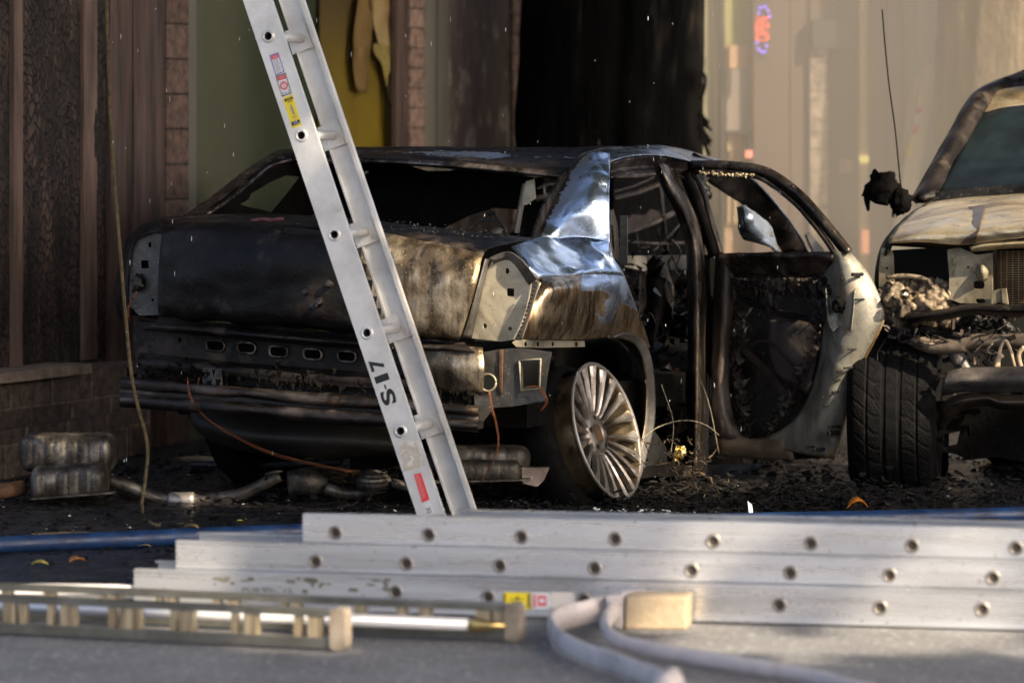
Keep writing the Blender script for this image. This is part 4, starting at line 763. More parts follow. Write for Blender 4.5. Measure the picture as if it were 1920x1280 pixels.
# --- rear wheels
def wheel(C, n, Rr, par_name, label=None, spokes=True, tyre=True):
    e = bpy.data.objects.new(par_name, None); COL.objects.link(e); e.location = C; e.parent = car; e.matrix_parent_inverse = Matrix.Translation(-car.location)
    if label: e['label'] = label
    C = V(C); n = V(n).normalized(); a = (V((0, 0, 1))-n*n.z).normalized(); b = n.cross(a)
    def pt(r, th, h): return C+(a*math.cos(th)+b*math.sin(th))*r+n*h
    def lk(mb, nm, m, sm=True): 
        o = mb.build(nm, m, None, sm); o.parent = e; o.matrix_parent_inverse = Matrix.Translation(-V(car.location)-0*C) if False else Matrix.Translation(-C); return o
    if spokes:
        mb = MB(); lathe_mb(mb, [(Rr*.965, -.012), (Rr, -.006), (Rr*1.005, .003), (Rr*.985, .008), (Rr*.955, .002), (Rr*.95, -.015), (Rr*.95, -.03), (Rr*.92, -.05), (Rr*.89, -.11), (Rr*.93, -.19), (Rr*1.0, -.21), (Rr*1.0, -.215), (Rr*.92, -.20), (Rr*.88, -.11)], C, n, 72); lk(mb, 'rim', RIMB)
        mb = MB(); lathe_mb(mb, [(Rr*1.0, -.004), (Rr*1.008, .004), (Rr*.985, .009), (Rr*.955, .003)], C, n, 72); lk(mb, 'rim_lip', ALUD)
        mb = MB()
        for k in range(5):
            for (d0, d1) in [(-.42, -.50), (-.16, -.185), (.16, .125), (.42, .44)]:
                th0 = 2*math.pi*k/5+.35; ns = 9; k0 = len(mb.v)
                for i in range(ns):
                    f = i/(ns-1); r = .062+(Rr*.962-.062)*f; th = th0+d0*(1-f)*.95+d1*f; hgt = -.048+.052*(f**.55)
                    wd = .0055+.0115*f**1.2+.009*max(0, f-.75)*4; dp = .030-.012*f
                    tn = (-a*math.sin(th)+b*math.cos(th)); c_ = pt(r, th, hgt)
                    mb.v += [c_-tn*wd-n*dp, c_-tn*wd*.9-n*.004, c_-tn*wd*.25+n*.002, c_+tn*wd*.55-n*.003, c_+tn*wd*1.0-n*.010, c_+tn*wd-n*dp]
                for i in range(ns-1):
                    for j in range(6):
                        p_ = k0+i*6+j; q_ = k0+i*6+(j+1) % 6; mb.f.append((p_, q_, q_+6, p_+6))
        lk(mb, 'spokes', RIM, False)
        mb = MB(); lathe_mb(mb, [(.032, -.09), (.032, -.035), (.040, -.030), (.075, -.036), (.088, -.05), (.09, -.09)], C, n, 36); lk(mb, 'hub', RIM)
        mb = MB(); lathe_mb(mb, [(.0005, -.044), (.026, -.046), (.031, -.034), (.0325, -.05)], C, n, 28); lk(mb, 'hub_bore', RUST)
        mb = MB()
        for k in range(5):
            c_ = pt(.058, 2*math.pi*k/5, -.036); mb.tube([c_, c_+n*.004], .011, 10)
        lk(mb, 'lug_hole', SOOT, False)
        mb = MB(); lathe_mb(mb, [(.001, -.14), (.225, -.14), (.225, -.11), (.001, -.11)], C, n, 40); lk(mb, 'brake_disc', CHAR)
    if tyre:
        mb = MB(); lathe_mb(mb, [(Rr*.94, -.085), (Rr*1.02, -.08), (Rr*1.07, -.11), (Rr*1.08, -.15), (Rr*1.05, -.2), (Rr*.98, -.24), (Rr*.9, -.2)], C-V((0, 0, .0)), n, 72, .05); lk(mb, 'tyre', RUBBER)
    return e
wn = V((.86, -.43, .274))
wheel(P(1137, 808, 13.9), wn, .262, 'rear_wheel', 'sunlit alloy wheel leaning outwards with its tyre burnt away')
cw = O+fw*.85+lf*1.52; mb = MB(); lathe_mb(mb, [(.2, -.1), (.3, -.09), (.33, -.06), (.33, .06), (.3, .09), (.2, .1), (.02, .05), (.02, -.05)], (cw.x, cw.y, .32), -lf, 48, .05, True); mb.build('rear_wheel', RUBBER, car, True)
# --- exhaust lying under the car
exh = thing('fallen_exhaust', P(400, 920, 14.0), 'dirty exhaust with two ribbed silencers and a pipe fallen on the ground under the sedan', 'exhaust')
def muffler(name, cx0, cx1, yt, yb, Y, dep, ribs, seed, mat=EXH, tilt=0):
    a = P(cx0, (yt+yb)/2, Y); b = P(cx1, (yt+yb)/2+tilt, Y); hz = (yb-yt)/2*Y/F; mb = MB(); ns = 60; seg = 28; k0 = 0
    for i in range(ns):
        f = i/(ns-1); e = min(f, 1-f)/.10; sc = math.sqrt(max(.03, 1-(1-min(1, e))**2)); rb = 1+(.028*(abs(math.sin(f*math.pi*ribs))**6 < .5) if .1 < f < .9 else 0)
        c = a.lerp(b, f)
        for j in range(seg):
            th = 2*math.pi*j/seg; cx_, sx_ = math.cos(th), math.sin(th); px_ = abs(cx_)**.6*(1 if cx_ > 0 else -1); pz = abs(sx_)**.6*(1 if sx_ > 0 else -1)
            n_ = 1+.05*noise.noise(V((f*4+seed, px_, pz)))
            mb.v.append(c+V((0, px_*dep, 0))*sc*rb*n_+V((0, 0, pz*hz))*sc*rb*n_)
    for i in range(ns-1):
        for j in range(seg): p_ = i*seg+j; q_ = i*seg+(j+1) % seg; mb.f.append((p_, q_, q_+seg, p_+seg))
    mb.f.append(tuple(range(seg))[::-1]); mb.f.append(tuple((ns-1)*seg+j for j in range(seg)))
    return mb.build(name, mat, exh, True)
muffler('silencer', 38, 222, 812, 882, 14.02, .12, 9, 1); muffler('silencer_shell', 58, 206, 872, 938, 13.9, .10, 7, 2, tilt=-6)
muffler('silencer', 800, 996, 834, 882, 13.75, .09, 6, 3); muffler('silencer_shell', 850, 978, 862, 902, 13.62, .07, 5, 4)
mb = MB(); mb.box(P(138, 928, 13.78), (.155, 0, .012), (0, .03, 0), (0, 0, .003)); mb.box(P(895, 900, 13.58), (.19, 0, .005), (0, .04, 0), (0, 0, .003)); mb.each('seam_flange', EXH, exh)
mb = MB(); mb.tube(curve([P(x, y, 13.95) for x, y in [(205, 900), (250, 915), (290, 932), (345, 937), (400, 933), (450, 926), (490, 908), (525, 892)]], 6), [.022+.003*(i % 7 == 3) for i in range(43)], 14); mb.build('pipe', EXH, exh, True)
mb = MB(); mb.tube(curve([P(x, y, 13.95) for x, y in [(315, 936), (335, 938), (365, 936)]], 4), [.028, .03, .031, .031, .031, .031, .03, .03, .028], 14); mb.build('pipe_sleeve', ALUD, exh, True)
mb = MB(); mb.tube([P(540, 905, 14), P(575, 902, 14), P(612, 912, 14)], [.045, .055, .03], 12); mb.tube([P(498, 905, 13.95), P(500, 888, 13.9), P(515, 884, 13.9), P(530, 883, 13.9)], .006, 6); mb.build('rusty_flange', EXH, exh, True)
mb = MB(); mb.tube(curve([P(x, y, 13.95) for x, y in [(610, 915), (650, 925), (700, 922)]], 4), .022, 10); mb.tube(curve([P(735, 905, 13.8), P(765, 912, 13.8), P(800, 925, 13.8)], 4), .018, 10); mb.each('pipe', EXH, exh, True)
b_ = blob('catalyst_shell', P(703, 902, 13.85), (.07, .06, .046), EXH, exh, .08, 2, 4, 6)
mb = MB()
for k in range(5): 
    q = [P(703+34*math.cos(t_*.3)*(1-.12*abs(k-2)), 884+k*9-3+4*math.sin(t_*.3), 13.85)+V((0, -.062*abs(math.sin(t_*.3)), 0)) for t_ in range(1, 10)]; mb.tube(q, .003, 5)
mb.build('shell_rib', SOOT, exh)
slab('tail_pipe', [(978, 876), (1030, 877), (1020, 900), (1008, 912), (980, 906)], [], lambda x, y: P(x, y, 13.6), (0, .05, 0), M('heat_tinted_tip', [(.3, (.12, .08, .06)), (.6, (.34, .27, .22))], 14, rough=.35, metal=.7), exh)
mb = MB(); mb.tube([P(128, 938, 13.75)+V((-.28, 0, .03)), P(40, 915, 13.9)], .03, 10); mb.build('tail_pipe', RUST, exh, True)
# ------------------------------------------------------------------ burnt pickup truck at the right, nose to the camera
T0 = V((1.45, 14.35, 0))
def TU(px, py, u): return plane_fn(T0+fw*u, -fw)(px, py)
trk = thing('burnt_truck', T0+fw*2.5-lf*.9, 'burnt out truck facing the camera at the right edge, tan scorched hood and bare grille', 'truck')
def TP(name, rows, mat, par=None, **k): return patch(name, [[TU(*p) for p in r] for r in rows], mat, par or trk, **k)
SOOTT = SOOTW
ZINCT = M('sooty_straw_sheet', [(.28, (.03, .024, .015)), (.45, (.15, .125, .08)), (.62, (.30, .26, .18)), (.8, (.12, .08, .04))], 6, rough=(.45, .7), metal=.35, bump=.3, bscale=25, dist=.004); grime(ZINCT, (.06, .04, .02), 9, (.56, .66), soot=(.58, .68))
hood = TP('hood', [
    [(1735, 382, 1.0), (1790, 374, 1.0), (1850, 368, 1.0), (1960, 362, 1.0), (2080, 362, 1.0)],
    [(1708, 402, .6), (1770, 392, .6), (1822, 396, .6), (1852, 384, .55), (1960, 380, .55), (2080, 380, .55)][:2]+[(1850, 386, .55), (1960, 380, .55), (2080, 380, .55)],
    [(1684, 425, .25), (1752, 412, .22), (1838, 408, .22), (1960, 402, .2), (2080, 402, .2)],
    [(1667, 450, .04), (1740, 436, .02), (1830, 432, .0), (1960, 424, -.02), (2080, 424, -.02)],
    [(1668, 456, .03), (1735, 454, .0), (1812, 458, .0), (1960, 440, -.02), (2080, 440, -.02)]], HOODM, k=8, dent=.012, dsc=5, seed=4, crease=.5)
TP('hood_lip', [[(1668, 456, .04), (1735, 455, .02), (1812, 459, .02), (1960, 441, .0)], [(1672, 460, .12), (1735, 464, .12), (1812, 468, .12), (1960, 452, .12)]], SOOTW, k=5)
TP('hood_crease', [[(1800, 458, -.004), (1830, 456, -.006)], [(1818, 436, .0), (1836, 434, -.02)], [(1822, 410, .19), (1843, 406, .16)], [(1816, 388, .5), (1850, 384, .48)]], M('brown_hood_shadow_scale', [(.3, (.10, .07, .05)), (.7, (.28, .22, .16))], 8, rough=.35, metal=.7), hood, k=6, thick=.002)  # shade line along the hood ridge painted as a browner strip
# cab
WSG = M('sooted_windscreen_glass', [(.3, (.006, .007, .009)), (.5, (.008, .012, .014)), (.68, (.013, .021, .023)), (.85, (.04, .046, .05))], 5, rough=(.3, .5), metal=0., bump=.25, bscale=30, dist=.004, spec=.12)
TP('windscreen', [[(1838, 214, 1.75), (1900, 200, 1.75), (2050, 190, 1.75)], [(1796, 288, 1.4), (1880, 284, 1.4), (2060, 280, 1.4)], [(1752, 366, 1.08), (1860, 360, 1.05), (2080, 352, 1.05)]], WSG, k=7, thick=.006)
TP('windscreen_pillar', [[(1712, 378, 1.1), (1725, 376, 1.0), (1754, 374, 1.04)], [(1752, 308, 1.4), (1765, 305, 1.28), (1790, 305, 1.36)], [(1790, 240, 1.65), (1803, 235, 1.55), (1828, 236, 1.62)], [(1812, 200, 1.8), (1828, 194, 1.7), (1848, 202, 1.74)], [(1838, 172, 1.95), (1856, 166, 1.85), (1866, 184, 1.84)], [(1885, 152, 2.1), (1905, 146, 2.0), (1912, 168, 1.9)], [(1960, 140, 2.2), (1985, 132, 2.1), (1990, 158, 2.0)]], SOOTW, k=7, thick=.03, dent=.006)
TP('roof_edge', [[(1846, 178, 1.82), (1880, 168, 1.86), (1960, 158, 1.9), (2050, 152, 1.9)], [(1845, 192, 1.78), (1880, 184, 1.8), (1960, 172, 1.84), (2050, 166, 1.84)], [(1838, 212, 1.74), (1885, 202, 1.76), (1960, 192, 1.8), (2050, 186, 1.8)]], HOODM, k=6, dent=.006)
TP('windscreen_seal', [[(1752, 362, 1.06), (1830, 352, 1.06), (1960, 346, 1.06), (2060, 346, 1.06)], [(1745, 372, 1.02), (1830, 366, 1.02), (1960, 358, 1.02), (2060, 358, 1.02)], [(1735, 382, 1.0), (1830, 373, 1.0), (1960, 364, 1.0), (2060, 364, 1.0)]], SOOT, k=6, dent=.01, dsc=20)
slab('cab_backing', [(1780, 372), (1850, 220), (2060, 200), (2080, 372)], [], lambda x, y: TU(x, y, 2.2), fw*.02, CHAR, trk)
TP('roof_panel', [[(1850, 170, 1.9), (1905, 150, 2.0), (2050, 140, 2.0)], [(1900, 152, 3.0), (1960, 145, 3.0), (2100, 140, 3.0)]], SOOTW, k=5)
mb = MB(); rn = random.Random(21)
for k in range(14):
    x = rn.uniform(1862, 1925); y = 168-(x-1862)*.32; p = TU(x, y, 1.95); q = p+V((rn.uniform(-.03, .03), 0, rn.uniform(-.005, .03))); mb.tube([p, (p+q)/2+V((0, 0, .004)), q], [.006, .007, .002], 6)
mb.box(TU(1912, 142, 2.1), (.03, 0, .012), (0, .02, 0), (0, 0, .018)); mb.build('melted_roof_trim', CHAR, trk)
# mirror
mir = blob('mirror', TU(1655, 352, 1.0), (.072, .06, .062), CHAR, trk, .55, 3, 4, 12)
blob('mirror_arm', TU(1689, 376, 1.0), (.040, .05, .055), CHAR, mir, .6, 4, 3, 13)
mb = MB()
mb.tube(curve([TU(x, y, .97) for x, y in [(1626, 360), (1626, 378), (1628, 396)]], 4), [.02, .018, .016, .015, .013, .011, .009, .008, .004], 7)
mb.tube(curve([TU(x, y, .97) for x, y in [(1634, 366), (1645, 374), (1665, 378)]], 4), .02, 7)
for x in (1680, 1685, 1677): mb.tube([TU(x, 385, 1.0), TU(x-3, 398, 1.0), TU(x-5, 408, 1.0)], [.006, .004, .002], 5)
mb.each('melted_drip', CHAR, mir)
mb = MB(); mb.tube(curve([TU(x, y, .9) for x, y in [(1654, 18), (1659, 80), (1667, 160), (1678, 240), (1685, 310), (1690, 352), (1702, 395)]], 6), .0028, 6); mb.build('aerial', CHAR, trk)
# near wing and lamp hole surround
TP('left_wing', [[(1742, 378, 1.0), (1736, 384, .9), (1732, 390, .85)], [(1700, 405, .6), (1696, 412, .55), (1694, 420, .5)], [(1662, 448, .2), (1664, 456, .1), (1670, 464, .05)], [(1648, 480, .35), (1650, 486, .2), (1654, 490, .1)], [(1642, 530, .4), (1646, 540, .3), (1652, 545, .2)], [(1650, 580, .4), (1655, 590, .3), (1660, 595, .2)]], SOOTW, k=6, thick=.01, dent=.005)
slab('lamp_surround', [(1652, 466), (1668, 464), (1674, 478), (1676, 540), (1672, 560), (1648, 562), (1648, 500)], [ell(1663, 503, 2.5, 2.5)], lambda x, y: TU(x, y, .06), fw*.01, ZINCT, trk)
slab('radiator_support', [(1776, 468), (1800, 464), (1830, 478), (1860, 474), (1861, 570), (1800, 568), (1779, 560), (1780, 520)], [rrect(1835, 534, 11, 7.5, 6), rrect(1838, 564, 9, 4, 3), ell(1815, 501, 2.5, 2.5)], lambda x, y: TU(x, y, .05), fw*.01, ZINCT, trk)
TP('support_boss', [[(1832, 500, .05), (1842, 496, .03), (1852, 502, .05)], [(1831, 512, .04), (1842, 512, .0), (1853, 512, .04)], [(1834, 524, .05), (1842, 526, .03), (1850, 523, .05)]], ZINCT, k=4)
TP('upper_crossbar', [[(1818, 463, .03), (1840, 454, .03), (1900, 450, .03), (1990, 446, .03)], [(1820, 466, .0), (1850, 460, -.01), (1900, 456, -.01), (1990, 452, -.01)], [(1822, 470, .03), (1850, 468, .02), (1900, 464, .02), (1990, 462, .02)]], M('straw_metal_bar', [(.3, (.30, .22, .10)), (.6, (.56, .48, .30))], 7, rough=.35, metal=.5, bump=.2), k=5, thick=.008)
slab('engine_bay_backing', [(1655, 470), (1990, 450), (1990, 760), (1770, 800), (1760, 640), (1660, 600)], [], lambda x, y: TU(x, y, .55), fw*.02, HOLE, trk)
mb = MB()
for k in range(26):
    y = 472+k*4.3; mb.box((TU(1862, y, .14)+TU(1990, y, .14))/2, (TU(1990, y, .14)-TU(1862, y, .14))/2, fw*.006, (0, 0, .0016))
for k in range(12):
    x = 1866+k*11; mb.box((TU(x, 470, .145)+TU(x, 582, .145))/2, lf*.0012, fw*.004, (0, 0, .115))
mb.build('radiator', M('brassy_radiator_fin', [(.3, (.05, .035, .02)), (.6, (.25, .18, .10))], 9, rough=.5, metal=.6), trk)
slab('radiator_backing', [(1862, 468), (1990, 462), (1990, 580), (1862, 580)], [], lambda x, y: TU(x, y, .18), fw*.01, CHAR, trk)
mb = MB(); mb.box(TU(1864, 525, .1), lf*.004, fw*.02, (0, 0, .13)); mb.build('radiator_side', SOOTW, trk)
slab('bent_tab', [(1860, 545), (1878, 541), (1879, 565), (1864, 569)], [], lambda x, y: TU(x, y, .02), fw*.01, ZINCT, trk); slab('bent_tab', [(1878, 541), (1886, 540), (1890, 570), (1880, 568)], [], lambda x, y: TU(x, y, .01), fw*.01, ZINCT, trk)
MESS = M('ashy_tan_wreckage', [(.28, (.015, .012, .009)), (.48, (.13, .095, .06)), (.62, (.30, .24, .165)), (.8, (.06, .04, .025))], 20, rough=(.4, .8), metal=.3, bump=.7, bscale=40, dist=.01, warp=1)
grime(MESS, (.012, .009, .007), 13, (.50, .60))
TP('crumpled_inner_wing', [[(1650, 522, .1), (1672, 522, .12), (1700, 532, .2), (1745, 522, .2), (1782, 530, .1)], [(1648, 552, .05), (1680, 548, .02), (1712, 552, .05), (1750, 550, .04), (1784, 556, .06)], [(1656, 590, .08), (1685, 580, .02), (1715, 584, .0), (1750, 586, .02), (1786, 580, .08)], [(1670, 606, .15), (1700, 602, .1), (1730, 604, .1), (1760, 600, .1), (1790, 592, .15)]], MESS, k=16, thick=.006, dent=.026, dsc=24, crease=1.6)
mb = MB(); mb.tube(curve([TU(x, y, .03) for x, y in [(1662, 520), (1690, 517), (1718, 519), (1740, 526), (1750, 540)]], 5), .009, 7); mb.build('lamp_bracket', MESS, trk, True)
bolt = MB(); lathe_mb(bolt, [(.0005, .03), (.008, .028), (.02, .012), (.021, .0), (.014, -.01)], TU(1697, 552, -.03), -fw, 24); bolt.build('bolt_head', M('shiny_bolt', [(.3, (.6, .5, .3)), (.7, (.8, .75, .6))], 9, rough=.15, metal=1, bump=0), trk, True)
TP('bumper_bar', [[(1700, 588, .0), (1770, 580, -.03), (1822, 570, -.05), (1900, 572, -.05), (1990, 566, -.05)], [(1700, 596, -.04), (1770, 588, -.08), (1822, 579, -.1), (1900, 581, -.1), (1990, 576, -.1)], [(1702, 606, .0), (1770, 599, -.03), (1822, 590, -.05), (1900, 592, -.05), (1990, 588, -.05)]], SOOTW, k=6, thick=.006, dent=.008, dsc=10)
rn = random.Random(8)
mb = MB(); m2 = MB()
for k in range(170):
    x = rn.uniform(1650, 1960); y = rn.uniform(575, 720); u = rn.uniform(.0, .3)
    if x < 1760 and y > 640: continue
    p = TU(x, y, u); a = rn.uniform(0, 6.28); L_ = rn.uniform(.015, .09); d = V((math.cos(a), rn.gauss(0, .3), math.sin(a))); q = p+d*L_
    (mb if rn.random() < .8 else m2).tube(curve([p, (p+q)/2+V((rn.gauss(0, .015), 0, rn.gauss(0, .015))), q], 3), rn.uniform(.002, .010), 6)
tag(mb.build('charred_engine_parts', SOOTW, trk), kind='stuff'); tag(m2.build('ashy_engine_parts', MESS, trk), kind='stuff')
for x, y, rx, ry, m in [(1780, 600, 18, 14, MESS), (1812, 625, 16, 18, SOOT), (1835, 600, 20, 14, SOOT), (1690, 625, 16, 14, SOOT), (1740, 615, 16, 12, SOOT), (1885, 615, 16, 20, SOOT), (1770, 572, 10, 7, MESS), (1905, 585, 22, 9, MESS)]:
    blob('melted_lump', TU(x, y, .12), (rx/490, .04, ry/490), m, trk, .7, 4, 3, x)
mb = MB(); mb.tube(curve([TU(x, y, .1) for x, y in [(1706, 640), (1725, 643), (1750, 650), (1800, 648), (1830, 640), (1990, 640)]], 5), [.012, .018, .022, .026, .028, .03]+[.03]*20, 12); mb.build('stabiliser_tube', M('brown_tube', [(.3, (.03, .024, .018)), (.6, (.17, .135, .10))], 8, rough=.5, metal=.4, bump=.4), trk, True)
mb = MB(); mb.tube(curve([TU(x, y, .12) for x, y in [(1790, 655), (1802, 680), (1815, 700)]], 4), .032, 12); mb.build('damper', ZINCD, trk, True)
mb = MB()
for pts, r in [([(1872, 690), (1874, 660), (1884, 638), (1894, 655), (1904, 690)], .007), ([(1915, 690), (1910, 665), (1920, 650)], .009), ([(1868, 690), (1872, 672), (1880, 665)], .011)]: mb.tube(curve([TU(x, y, .02) for x, y in pts], 5), r, 7)
mb.build('brake_hose', M('tan_hose_core', [(.3, (.2, .14, .08)), (.7, (.5, .38, .24))], 12, rough=.6), trk, True)
TP('crossmember', [[(1774, 700, .02), (1810, 690, .0), (1860, 690, .0), (1990, 686, .0)], [(1768, 720, -.04), (1810, 712, -.06), (1860, 712, -.06), (1990, 708, -.06)], [(1766, 740, .02), (1810, 732, .0), (1860, 736, .0), (1990, 730, .0)]], M('ashy_dark_beam', [(.3, (.015, .013, .012)), (.55, (.06, .053, .05)), (.75, (.13, .11, .10))], 9, rough=.7, metal=.2, bump=.6), k=6, thick=.01, dent=.008, dsc=14)
TP('skid_plate', [[(1764, 760, .1), (1790, 742, .06), (1850, 734, .04), (1885, 740, .04), (1990, 738, .04)], [(1760, 790, .14), (1792, 758, .02), (1850, 748, .0), (1882, 756, .0), (1990, 752, .0)], [(1766, 806, .2), (1800, 770, .12), (1850, 760, .1), (1876, 766, .1), (1990, 764, .1)]], M('brown_polished_plate', [(.3, (.03, .024, .018)), (.5, (.12, .09, .065)), (.7, (.24, .2, .16))], 6, rough=.3, metal=.7, bump=.3), k=6, dent=.006)
slab('axle_housing', [(1755, 752), (1990, 752), (1990, 880), (1870, 856), (1815, 862), (1790, 850), (1768, 848), (1756, 830)], [[(1768, 815), (1800, 808), (1794, 832), (1768, 838)], [(1812, 803), (1818, 803), (1818, 817), (1813, 817)]], lambda x, y: TU(x, y, .35), fw*.05, CHAR, trk)
# truck tyre with tread seen front on
def tread(C, ax, R0, wd, par, name='front_wheel'):
    ax = V(ax).normalized(); a = (V((0, 0, 1))-ax*ax.z).normalized(); b = ax.cross(a); seg = 300; m = 44; mb = MB()
    for i in range(seg):
        th = 2*math.pi*i/seg
        for j in range(m):
            s_ = (j/(m-1)-.5)*2; r = R0*(1-.10*abs(s_)**5)-.03*max(0, abs(s_)-.9)*10*.6
            g = 0
            if abs(abs(s_)-.17) < .045: g = .007
            if abs(abs(s_)-.58) < .03: g = .008
            blk = (i+int(6*math.sin(s_*5))) % 10
            if abs(s_) > .2 and blk < 2: g = max(g, .0028)
            if (i+j*2) % 4 == 0 and abs(s_) > .2: g = max(g, .001)
            r -= g; r *= 1+.004*noise.noise(V((math.cos(th)*14, math.sin(th)*14, s_*5)))+.018*noise.noise(V((math.cos(th)*2, math.sin(th)*2, s_)))
            mb.v.append(C+ax*s_*wd/2+(a*math.cos(th)+b*math.sin(th))*r)
    for i in range(seg):
        for j in range(m-1):
            p_ = i*m+j; q_ = ((i+1) % seg)*m+j; mb.f.append((p_, p_+1, q_+1, q_))
    o = mb.build(name, RUBBER, par, False); mb = MB()
    lathe_mb(mb, [(.02, wd*.3), (R0*.6, wd*.36), (R0*.68, wd*.46), (R0*.88, wd*.52), (R0*.9, wd*.45)], C, ax, 48); lathe_mb(mb, [(.02, -wd*.3), (R0*.6, -wd*.36), (R0*.68, -wd*.46), (R0*.88, -wd*.52), (R0*.9, -wd*.45)], C, ax, 48); mb.build('sidewall', RUBBER, o, True)
tc_ = P(1683, 800, 14.55); tread(V((tc_.x, 14.62, .295)), (.96, -.16, 0), .315, .33, trk)
mb = MB(); lathe_mb(mb, [(.1, -.12), (.28, -.12), (.31, -.09), (.31, .09), (.28, .12), (.1, .12)], V((P(1990, 800, 14.9).x, 14.9, .30)), (.9, -.3, 0), 48, 0, True); mb.build('front_wheel', RUBBER, trk, True)
TP('wing_liner', [[(1606, 700, .3), (1628, 652, .3), (1668, 640, .3), (1712, 668, .3)], [(1612, 712, .2), (1634, 664, .2), (1672, 652, .2), (1722, 690, .2)]], MESS, k=5, dent=.012, dsc=20)
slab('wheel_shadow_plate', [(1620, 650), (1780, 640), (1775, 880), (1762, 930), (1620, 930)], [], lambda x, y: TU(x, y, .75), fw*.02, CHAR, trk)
# slumped black tyre between the axle and the right edge
mb = MB(); lathe_mb(mb, [(.1, -.15), (.29, -.15), (.33, -.10), (.33, .10), (.29, .15), (.1, .15)], V((P(1912, 800, 15.6).x, 15.6, .325)), (.95, -.25, 0), 48, .03, True); mb.build('inner_wheel', RUBBER, trk, True)

# ------------------------------------------------------------------ leaning ladder
RU = V((.257, .966, 0)); LP = plane_fn(P(808, 965, 12.62), -RU); LL = .36
xl = lambda y: 455+.3385*y; xr = lambda y: 505.5+.336*y
AL_up = (LP(470, 50)-LP(780, 950)).normalized(); AL_rt = -AL_up.cross(-RU).normalized()
if AL_rt.x < 0: AL_rt = -AL_rt
lad = thing('leaning_ladder', LP(820, 1005), 'white aluminium ladder marked S-17, leaning upright in front of the burnt sedan trunk', 'ladder')
hol = [(503, 68), (565, 254), (627, 440), (688, 624), (751, 808)]
top, bot = -300, 1003
HR = 7.2
def rail_web(off, fl, fr, holes, name, flin, flip):
    outer = [(fl(top), top), (fr(top), top), (fr(bot), bot), (fl(bot), bot)]
    o = slab(name, outer, [ell(x, y, HR, HR*1.08, 18) for x, y in holes], lambda x, y: LP(x, y, -off), RU*.003*flip, ALU, lad)
    return o
nr = rail_web(0, xl, xr, hol+[(440, -117), (378, -302+10)], 'side_rail', 0, 1)
def strip(a0, a1, b0, b1, tv, wv):  # bar along the rail
    mb = MB(); mb.hexa([a0, a0+wv, a0+wv+tv, a0+tv, b0, b0+wv, b0+wv+tv, b0+tv]); return mb
def flange(fx, off, wv, tv, par, nm='flange'):
    a = LP(fx(bot), bot, -off); b = LP(fx(top), top, -off); mb = MB(); mb.hexa([a, a+wv, a+wv+tv, a+tv, b, b+wv, b+wv+tv, b+tv]); return mb.build(nm, ALU, par)
flange(xl, .0031, AL_rt*.004, RU*.032, nr); flange(xr, -.001, AL_rt*.0065, RU*.018, nr)
yl = lambda y: 524+.3365*y; yr = lambda y: 571+.3375*y
fr_ = rail_web(LL, yl, yr, [], 'side_rail', 0, 1)
# channel flanges of the far rail turned towards the near rail
def flange2(fx, w_, dpt):
    a = LP(fx(bot), bot, -LL); b = LP(fx(top), top, -LL); wv = AL_rt*w_; tv = -RU*dpt; mb = MB(); mb.hexa([a, a+wv, a+wv+tv, a+tv, b, b+wv, b+wv+tv, b+tv]); mb.build('flange', ALU, fr_)
flange2(lambda y: yl(y), .006, .012); flange2(lambda y: yr(y)-5, .012, .030)
# collars, rungs, brackets
for x, y in hol:
    mb = MB(); c = LP(x, y, .0); lathe_mb(mb, [(.0135, -.004), (.0138, .004), (.0165, .0055), (.0205, .004), (.0235, .0008), (.0235, -.002)], c, -RU, 32); mb.build('rung_collar', ALU, nr, True)
    mb = MB(); c2 = c+RU*LL; lathe_mb(mb, [(.0133, .002), (.0165, .001), (.0172, LL-.004), (.0135, LL-.004), (.0133, .0)], c+RU*.002, RU, 28, 0, True); mb.build('rung', ALU, lad, True)
    mb = MB(); mb.box(c2-RU*.008, AL_rt*.045, RU*.002, AL_up*.043); mb.box(c2-RU*.012-AL_up*.043, AL_rt*.044, RU*.006, AL_up*.0015); mb.box(c2-RU*.012+AL_rt*.034, AL_rt*.0018, RU*.008, AL_up*.043)
    for sx, sy in ((-.037, -.035), (-.037, .035), (.042, -.03), (.042, .033)): mb.tube([c2-RU*.010+AL_rt*sx+AL_up*sy, c2-RU*.016+AL_rt*sx+AL_up*sy], .0045, 8)
    mb.build('rung_bracket', ALU, fr_)
    mb = MB(); lathe_mb(mb, [(.0005, 0), (.0134, 0)], c+RU*.03, -RU, 20); mb.build('rung_bore', HOLE, lad)
# stickers: quads in photo pixels on the rail face
def quad(name, pts, off, mat, par): 
    mb = MB(); q = [LP(x, y, off) for x, y in pts]; t_ = -RU*.0006; mb.hexa([*q, *[p+t_ for p in q]]); return mb.build(name, mat, par)
WH = plain('sticker_white', (.62, .62, .64), .45); RD = plain('sticker_red', (.62, .04, .045), .45); BL = plain('sticker_blue', (.10, .07, .36), .45); YE = plain('sticker_yellow', (.75, .58, .02), .45); GY = plain('sticker_grey_print', (.28, .27, .3), .6)
def inset(q, a, b, c, d):   # sub quad in unit coords: q = tl,tr,br,bl
    def f(u, v): 
        t = V((*q[0], 0)).lerp(V((*q[1], 0)), u); s_ = V((*q[3], 0)).lerp(V((*q[2], 0)), u); p = t.lerp(s_, v); return (p.x, p.y)
    return [f(a, b), f(c, b), f(c, d), f(a, d)], f
dirs = dict(nrm=-RU)
def txt(body, px, py, h, w, up, rt, off, mat, par, bold=0): return link('lettering', text_mesh(body, LP(px, py, off), rt, up, h, w, bold, .0003, -RU), mat, par)
